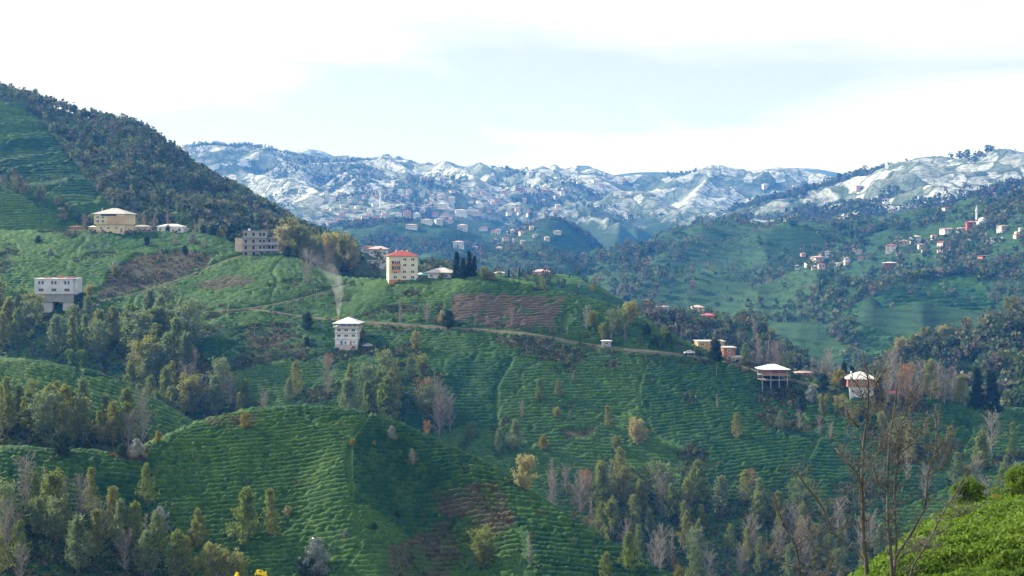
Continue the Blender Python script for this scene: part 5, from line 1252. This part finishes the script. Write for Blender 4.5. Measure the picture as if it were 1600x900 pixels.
    for e in L:
        key = (CW[e[4]], MR and e[5], e[6]); groups.setdefault(key, []).append(e)
    for (cw, rk, v), es in groups.items():
        es.sort(key=lambda e: e[0])
        for i, (px, py, w, h, wk, rk2, _) in enumerate(es):
            p, hill = ground_at(px, py); k = p[1] / F
            big = 'tall ' if h >= 9 else ('long low ' if w > 2.4 * h else 'small ' if w < 9 else '')
            rw = {'white': 'white', 'grey': 'grey', 'red': 'red', 'pink': 'pale pink', 'brown': 'brown', 'crimson': 'crimson'}[rk]
            lab = f'{big}{cw} house with {rw} roof {v}' if len(es) == 1 else f'{cw} house with {rw} roof, {ordinal(i + 1)} from left {v}'
            o = link('village_house', None, label=lab, cat='house', group='houses ' + v, loc=tuple(p), rz=math.radians((px * 37 % 50) - 25))
            W_, H_ = w * k, h * k; D_ = min(W_, 14.0)
            a = link('wall', unit_wall(wk), None, o); a.scale = (W_ * .92, D_ * .9, H_ * .8)
            r = link('roof', unit_roof(rk), None, o); r.scale = (W_ * .95, D_ * .92, max(2.2, H_ * .55)); r.location = (0, 0, H_ * .8)
            nf = max(1, int(round(H_ * .8 / 3.4))); nc = max(2, int(W_ / 4.2))
            if nc * nf <= 24 and w >= 7:
                for f in range(nf):
                    for c in range(nc):
                        q = link('window', WIN_PANE, GLASS, o); q.location = (-W_ * .46 + W_ * .92 * (c + .5) / nc, -D_ * .45 - .02, H_ * .8 * (f + .55) / nf); q.scale = (1.7, 1, 1.6)
build_houses(); far_houses()

# ---- mosque, minarets, mast
def lathe(name, prof, n=16):
    a = np.arange(n) * 2 * math.pi / n; pr = np.array(prof, float)
    V = np.stack([pr[:, 0:1] * np.cos(a), pr[:, 0:1] * np.sin(a), np.repeat(pr[:, 1:2], n, 1)], -1).reshape(-1, 3); Fq = []
    for i in range(len(pr) - 1):
        for k in range(n): Fq.append((i * n + k, i * n + (k + 1) % n, (i + 1) * n + (k + 1) % n, (i + 1) * n + k))
    return mesh_np(name, V, np.array(Fq), True)
def minaret(px, py, hpx, label):
    p, _ = ground_at(px, py); h = hpx * p[1] / F; r = h * .035 + .35
    o = link('minaret', None, label=label, cat='minaret', loc=tuple(p))
    link('shaft', lathe('shaft', [(r * 1.5, -3), (r * 1.5, h * .14), (r, h * .2), (r * .9, h * .82)]), MW['white'], o)
    link('gallery', lathe('gallery', [(r, h * .64), (r * 1.7, h * .67), (r * 1.7, h * .71), (r * .95, h * .71)]), MW['white'], o)
    link('spire', lathe('spire', [(r * 1.15, h * .82), (r * .7, h * .9), (0.02, h)]), MR['grey'], o)
minaret(595, 324, 30, 'slim white minaret above the far village')
minaret(1526, 350, 30, 'white minaret beside the domed mosque')
p, _ = ground_at(1535, 354); k = p[1] / F
o = link('mosque', None, label='white mosque with a dome above the red house', cat='mosque', loc=tuple(p))
link('wall', boxes_mesh('wall', [(-8 * k, 8 * k, -7 * k, 7 * k, -3, 8 * k)]), MW['white'], o)
link('dome', lathe('dome', [(6.5 * k, 8 * k), (6.5 * k, 9.2 * k)] + [(6.3 * k * math.cos(t), 9.2 * k + 5.2 * k * math.sin(t)) for t in np.linspace(0, 1.56, 8)]), MR['white'], o)
for i in (-4, 0, 4): q = link('window', WIN_PANE, GLASS, o); q.location = (i * k, -7 * k - .02, 4 * k); q.scale = (2, 1, 3)
p = snow_hills.at(407, float(snow_hills.top_at(407)) + 1)
o = link('radio_mast', None, label='small radio mast on the highest snowy summit', cat='mast', loc=tuple(p))
link('pole', boxes_mesh('pole', [(-.35, .35, -.35, .35, -2, 10)]), METAL, o); link('platform', boxes_mesh('platform', [(-2.2, 2.2, -1.2, 1.2, 7.0, 8.4)]), METAL, o)

# ---- utility poles
MAT_WOODPOLE = bark_mat('weathered_pole', (0.16, 0.14, 0.12), (0.25, 0.22, 0.19))
for px, py, h, lab in [(170, 488, 24, 'beside the lower track fork'), (200, 463, 14, 'beside the steep dirt track'), (308, 492, 25, 'where the lower track runs level'), (453, 492, 24, 'between the two forking tracks'), (495, 470, 20, 'below the upper track bend'), (330, 455, 16, 'in the tea above the fork'), (743, 512, 22, 'below the brown field'), (1085, 562, 26, 'left of the tall conifer'), (1142, 575, 24, 'below the roadside hut'), (398, 528, 18, 'left of the smoking white house'), (12, 410, 20, 'at the edge of the terraces')]:
    p = tea_slope.at(px, py); h = h * p[1] / F
    o = link('utility_pole', None, label='thin utility pole ' + lab, cat='pole', group='utility poles', loc=tuple(p), rz=.3)
    link('post', lathe('post', [(.15, -1), (.15, 0), (.10, h)], 6), MAT_WOODPOLE, o); link('crossarm', boxes_mesh('crossarm', [(-.9, .9, -.06, .06, h - .7, h - .55)]), MAT_WOODPOLE, o)
    for x in (-.8, .8): link('insulator', boxes_mesh('insulator', [(x - .07, x + .07, -.07, .07, h - .55, h - .35)]), FRAME, o)

# ---- parked cars
def car(px, py, hill, yaw, label, paint):
    p = hill.at(px, py); o = link('parked_car', None, label=label, cat='car', group='parked cars', loc=(p[0], p[1], p[2] + .25), rz=math.radians(yaw))
    pr = [(-2.1, .35), (-2.1, .8), (-1.25, .95), (-.65, 1.45), (.9, 1.48), (1.7, .98), (2.1, .9), (2.1, .35)]
    V = [(x, s * (.82 if z < 1.1 else .66), z) for s in (-1, 1) for x, z in pr]; n = len(pr)
    Fq = [(i, (i + 1) % n, n + (i + 1) % n, n + i) for i in range(n)]
    caps = [(0, 1, 2, 7), (2, 3, 4, 5), (2, 5, 6, 7)]; Fq += [tuple(reversed(c)) for c in caps] + [tuple(i + n for i in c) for c in caps]
    link('body', mesh_np('body', np.array(V), np.array(Fq), False), paint, o)
    link('side_window', boxes_mesh('side_window', [(-.95, 1.2, -.78, -.70, .98, 1.35)]), GLASS, o); link('windscreen', boxes_mesh('windscreen', [(-1.12, -.98, -.6, .6, 1.0, 1.3)]), GLASS, o)
    for x in (-1.3, 1.3):
        for y in (-.78, .78):
            w = link('wheel', lathe('wheel', [(.02, -.1), (.33, -.1), (.33, .1), (.02, .1)], 12), RUBBER, o); w.location = (x, y, .33); w.rotation_euler = (math.pi / 2, 0, 0)
car(651, 440, tea_slope, 5, 'white car parked beside the yellow flats', CARPAINT)
car(1076, 554, tea_slope, 8, 'white car on the road left of the ochre house', CARPAINT)
car(574, 543, tea_slope, 4, 'silver car below the smoking white house', METAL)
car(556, 541, tea_slope, -6, 'blue car at the corner of the smoking white house', BLUE)

# ---- chimney smoke
def smoke(base, pts, dens, label, seed):
    m = M('chimney_smoke'); v = m.node('ShaderNodeVolumePrincipled')
    v.inputs['Color'].default_value = (0.93, 0.95, 0.97, 1)
    n = m.noise(0.32, 3, rough=0.5)
    tc = m.node('ShaderNodeTexCoord').outputs['Object']; sp = m.node('ShaderNodeSeparateXYZ'); m.l.new(tc, sp.inputs[0])
    top = pts[-1][2]
    fade = m.math('POWER', m.math('SUBTRACT', 1.0, m.math('MINIMUM', m.math('DIVIDE', sp.outputs['Z'], top), 1.0)), 2.5)
    dn = m.math('MULTIPLY', m.math('MULTIPLY', m.ramp(n, 0.30, 0.80), fade), dens)
    m.l.new(dn, v.inputs['Density']); m.l.new(v.outputs[0], m.out.inputs['Volume'])
    pr = np.array(pts, float); u = np.linspace(0, len(pr) - 1, 26); k = np.arange(len(pr))
    ce = np.stack([pchip1(k, pr[:, c], u) for c in range(4)], -1); a = np.arange(14) * 2 * math.pi / 14
    R = np.random.default_rng(seed)
    V = []
    for q in ce:
        rr = q[3] * (1 + .18 * np.sin(3 * a + R.uniform(0, 6)))
        V.append(np.stack([q[0] + rr * np.cos(a), q[1] + rr * np.sin(a), np.full(14, q[2])], -1))
    V = np.concatenate(V); Fq = [(i * 14 + j, i * 14 + (j + 1) % 14, (i + 1) * 14 + (j + 1) % 14, (i + 1) * 14 + j) for i in range(25) for j in range(14)]
    me = mesh_np('smoke', V, [np.array(Fq), np.array([list(range(13, -1, -1)), list(range(25 * 14, 26 * 14))])], True)
    link('smoke', me, m.m, kind='stuff', label=label, loc=base)
smoke(SMOKE_BASE, [(0, 0, -.2, .35), (.2, 0, 3, .9), (.3, 0, 8, 1.7), (-.4, 1, 14, 2.8), (-4, 2, 20, 4.5), (-10, 4, 27, 6.5), (-18, 6, 35, 8.5)], 0.30, 'white smoke rising from the chimney of the white house', 3)

# ================================================================== NEAR SLOPE: bare trees, bushes, leaves
BARK_NEAR = M('lichen_grey_bark')
_n = BARK_NEAR.noise(1.6, 5); _n2 = BARK_NEAR.noise(18, 4)
BARK_NEAR.principled(BARK_NEAR.mix(BARK_NEAR.ramp(_n, 0.35, 0.65), (0.045, 0.04, 0.037), (0.12, 0.11, 0.10)), 0.85, 0.2, _n2, 0.6, 0.02); BARK_NEAR = BARK_NEAR.m
TWIG_NEAR = bark_mat('grey_twigs', (0.07, 0.066, 0.063), (0.17, 0.16, 0.155))
def near_ground_py(px, d):
    t = np.linspace(1.2, 3.0, 400); q = near_slope.surf(np.full(t.shape, float(px)), t)
    return project(q[int(np.argmin(np.abs(q[:, 1] - d)))])[1]
def near_tree(label, stems, d, seed, name='bare_tree'):
    R = np.random.default_rng(seed); k = d / F
    base_px = stems[0][0][0][0]; gpy = near_ground_py(base_px, d)
    base = P(base_px, gpy, d)
    root = link(name, None, label=label, cat='tree', group='bare trees on the near slope', loc=tuple(base)); root.empty_display_size = .5
    main, br, tw = Tubes(), Tubes(), Tubes()
    for si, (pts, r0, r1) in enumerate(stems):
        pts = list(pts)
        if si == 0: pts = [(base_px, gpy + 8)] + pts
        sp = smooth_path(pts, 26); ph = R.uniform(0, 6)
        dd = d + 1.6 * np.sin(np.linspace(0, 2.2, 26) + ph) * (0 if si == 0 else 1) * np.linspace(0, 1, 26)
        w = P(sp[:, 0] + 0.9 * fbm(sp[:, 1] * .06 + si * 9, sp[:, 0] * .06, 1, 2, seed) * np.linspace(0, 1, 26), sp[:, 1], dd) - base
        rad = np.linspace(r0, r1 + .3, 26) * k * 0.85 * (1 + .05 * R.normal(0, 1, 26))
        (main if si == 0 else br).add(w, rad, 7 if r0 > 2.5 else 5)
        # side shoots, kinked, mostly rising
        n = int(15 + 0.15 * np.abs(np.diff(sp, axis=0)).sum())
        for j in range(n):
            f = R.uniform(.22, 1.0); i = int(f * 24); p0 = w[i]
            side = R.choice([-1, 1]); L = R.uniform(10, 52) * k * (1.15 - .5 * f)
            d0 = unit(np.array([side * R.uniform(.5, 1.1), R.normal(0, .5), R.uniform(.1, .9)])); q = [p0]; m = 5
            for s_ in range(m):
                d0 = unit(d0 + R.normal(0, .28, 3) + np.array([0, 0, .12])); q.append(q[-1] + d0 * L / m)
            q = np.array(q); rr = max(.62, .26 * (r0 + (r1 - r0) * f)) * k
            tw.add(q, rr * np.linspace(1, .42, m + 1), 4)
            for s_ in range(int(R.integers(2, 6))):
                i2 = int(R.integers(1, m)); d2 = unit(unit(q[i2 + 1] - q[i2]) + R.normal(0, .55, 3) + np.array([0, 0, .2])); l2 = L * R.uniform(.2, .55)
                e = q[i2] + d2 * l2 * .5; e2 = e + unit(d2 + R.normal(0, .35, 3)) * l2 * .5
                tw.add([q[i2], e, e2], [rr * .6, rr * .48, rr * .3], 3)
    link('trunk', main.mesh('trunk'), BARK_NEAR, root)
    if br.n: link('branches', br.mesh('branches'), BARK_NEAR, root)
    link('twigs', tw.mesh('twigs'), TWIG_NEAR, root, kind='stuff')
near_tree('tallest leafless tree with a straight central trunk on the near slope', [
    ([(1355, 905), (1349, 833), (1347, 740), (1350, 690), (1355, 650), (1357, 600), (1352, 575), (1348, 545)], 4.6, .8),
    ([(1352, 877), (1333, 857), (1300, 830), (1287, 797), (1260, 760), (1240, 737), (1217, 732)], 2.2, .7),
    ([(1347, 760), (1335, 735), (1318, 718), (1305, 700)], 1.5, .5), ([(1349, 700), (1342, 668), (1327, 650), (1323, 640)], 1.4, .5), ([(1355, 655), (1372, 640), (1378, 618), (1372, 596)], 1.2, .5),
    ([(1350, 730), (1375, 705), (1390, 670), (1400, 640)], 1.5, .5), ([(1356, 610), (1375, 590), (1385, 575)], 1.0, .4), ([(1356, 640), (1345, 612), (1332, 590)], 1.0, .4)], 46.0, 5)
near_tree('leafless many-stemmed tree in the middle of the near bare trees', [
    ([(1394, 905), (1392, 870), (1387, 800), (1387, 760), (1390, 683), (1397, 643), (1402, 600)], 3.8, .7),
    ([(1396, 900), (1400, 860), (1398, 787), (1402, 717), (1410, 667), (1420, 630), (1436, 600)], 3.2, .7),
    ([(1400, 870), (1433, 817), (1448, 780), (1450, 743), (1462, 700), (1463, 630)], 2.6, .7),
    ([(1413, 660), (1437, 620), (1470, 605)], 1.1, .4), ([(1398, 880), (1420, 863), (1467, 853)], 1.5, .5), ([(1387, 770), (1370, 750), (1366, 725)], 1.1, .4), ([(1450, 745), (1476, 725), (1488, 700)], 1.1, .4),
    ([(1404, 710), (1430, 690), (1450, 655)], 1.1, .4), ([(1388, 720), (1400, 690), (1408, 660)], 1.0, .4), ([(1455, 720), (1478, 690), (1480, 668)], 1.0, .4)], 45.0, 6)
near_tree('leafless sapling leaning over the bright tea slope', [
    ([(1423, 900), (1453, 843), (1467, 813), (1493, 770), (1523, 717)], 2.4, .6), ([(1467, 813), (1500, 805), (1530, 790)], 1.0, .4)], 43.0, 7)
near_tree('low leafless tree leaning away from the near tea slope', [
    ([(1250, 900), (1243, 853), (1223, 817), (1217, 797), (1206, 770)], 3.0, .7), ([(1247, 890), (1217, 877), (1183, 857)], 1.5, .5), ([(1243, 853), (1262, 838), (1270, 825)], 1.4, .5), ([(1290, 900), (1303, 875), (1318, 857)], 1.3, .5), ([(1250, 895), (1285, 905), (1318, 900)], 1.4, .5)], 44.0, 8)

# bushes beside the bright slope
def near_bush(px, py, hpx, t, kind, label):
    c = near_slope.surf(np.array([float(px)]), np.array([t]))[0]
    tr, bk, cr, lm = TREES[kind][0]; k = c[1] / F; sx, sy = project(c)
    h = (sy - (py - hpx)) * k
    o = link(KIND[kind][0], None, label=label, cat='shrub', group='bushes behind the bright tea slope', loc=(c[0], c[1], c[2] - .2), rz=px * .1)
    o.scale = (h / 12 * 1.15, h / 12 * 1.15, h / 12); link('trunk', tr, bk, o)
    R = np.random.default_rng(int(px)); s_ = skeleton(int(px), 12.0, bushenv, 40, 0.04, 0.75, trunk_r=.25, sub=9)[1]
    link('crown', crown_mesh('crown_near', s_, 0.28, 9, 0.5, int(px) + 1), lm, o)
near_bush(1512, 848, 106, 3.06, 'bright_bush', 'bright green bush rising behind the near tea slope')
near_bush(1592, 800, 76, 3.05, 'bright_bush', 'bright green bush cut by the right edge')
near_bush(1555, 812, 44, 3.05, 'yellow_bush', 'small yellowish bush between two bright green bushes')

# leaves over the nearest hedges
R = np.random.default_rng(71)
co = np.empty(len(HEDGE_NEAR.data.vertices) * 3, np.float32); HEDGE_NEAR.data.vertices.foreach_get('co', co); co = co.reshape(-1, 3)
sx, sy = project(co); co = co[(sy < 925) & (sx > 1280) & (sx < 1640)]
pick = co[R.integers(0, len(co), 52000)] + R.normal(0, .06, (52000, 3)); pick[:, 2] += R.uniform(-.04, .10, 52000)
V, Fq, t = leaf_quads(pick, 0.09, 1, 0.02, R)
link('tea_leaves', mesh_np('tea_leaves', V, Fq, False, {'tint': t}), LM['bright'], kind='stuff', label='shiny young leaves covering the nearest tea bushes')

# sapling whose last yellow leaves reach into the bottom of the view
d = 24.0; k = d / F; gp = P(392, near_ground_py(392, d), d)
o = link('yellow_leaved_sapling', None, label='top of a sapling with a few yellow leaves at the bottom edge', cat='sapling', loc=tuple(gp))
tb = Tubes(); tips = np.array([P(405, 893, d), P(372, 900, d + .3), P(412, 898, d - .2), P(420, 903, d)]) - gp
tb.add([np.array([0, 0, -.3]), np.array([.05, 0, tips[0][2] * .5]), tips[0]], [.04, .03, .008], 6)
for q in tips[1:]: tb.add([np.array([.05, 0, tips[0][2] * .55]), q * np.array([.6, .6, .85]), q], [.02, .014, .006], 5)
link('trunk', tb.mesh('trunk'), BARK, o)
V, Fq, t = leaf_quads(tips, 0.05, 9, 0.035, np.random.default_rng(5)); lv = mesh_np('leaves', V, Fq, False, {'tint': t})
_m = M('bright_yellow_leaves'); _m.leafy(_m.mix(_m.attr('tint'), (0.62, 0.46, 0.02), (0.75, 0.60, 0.03)), 0.5); link('leaves', lv, _m.m, o)
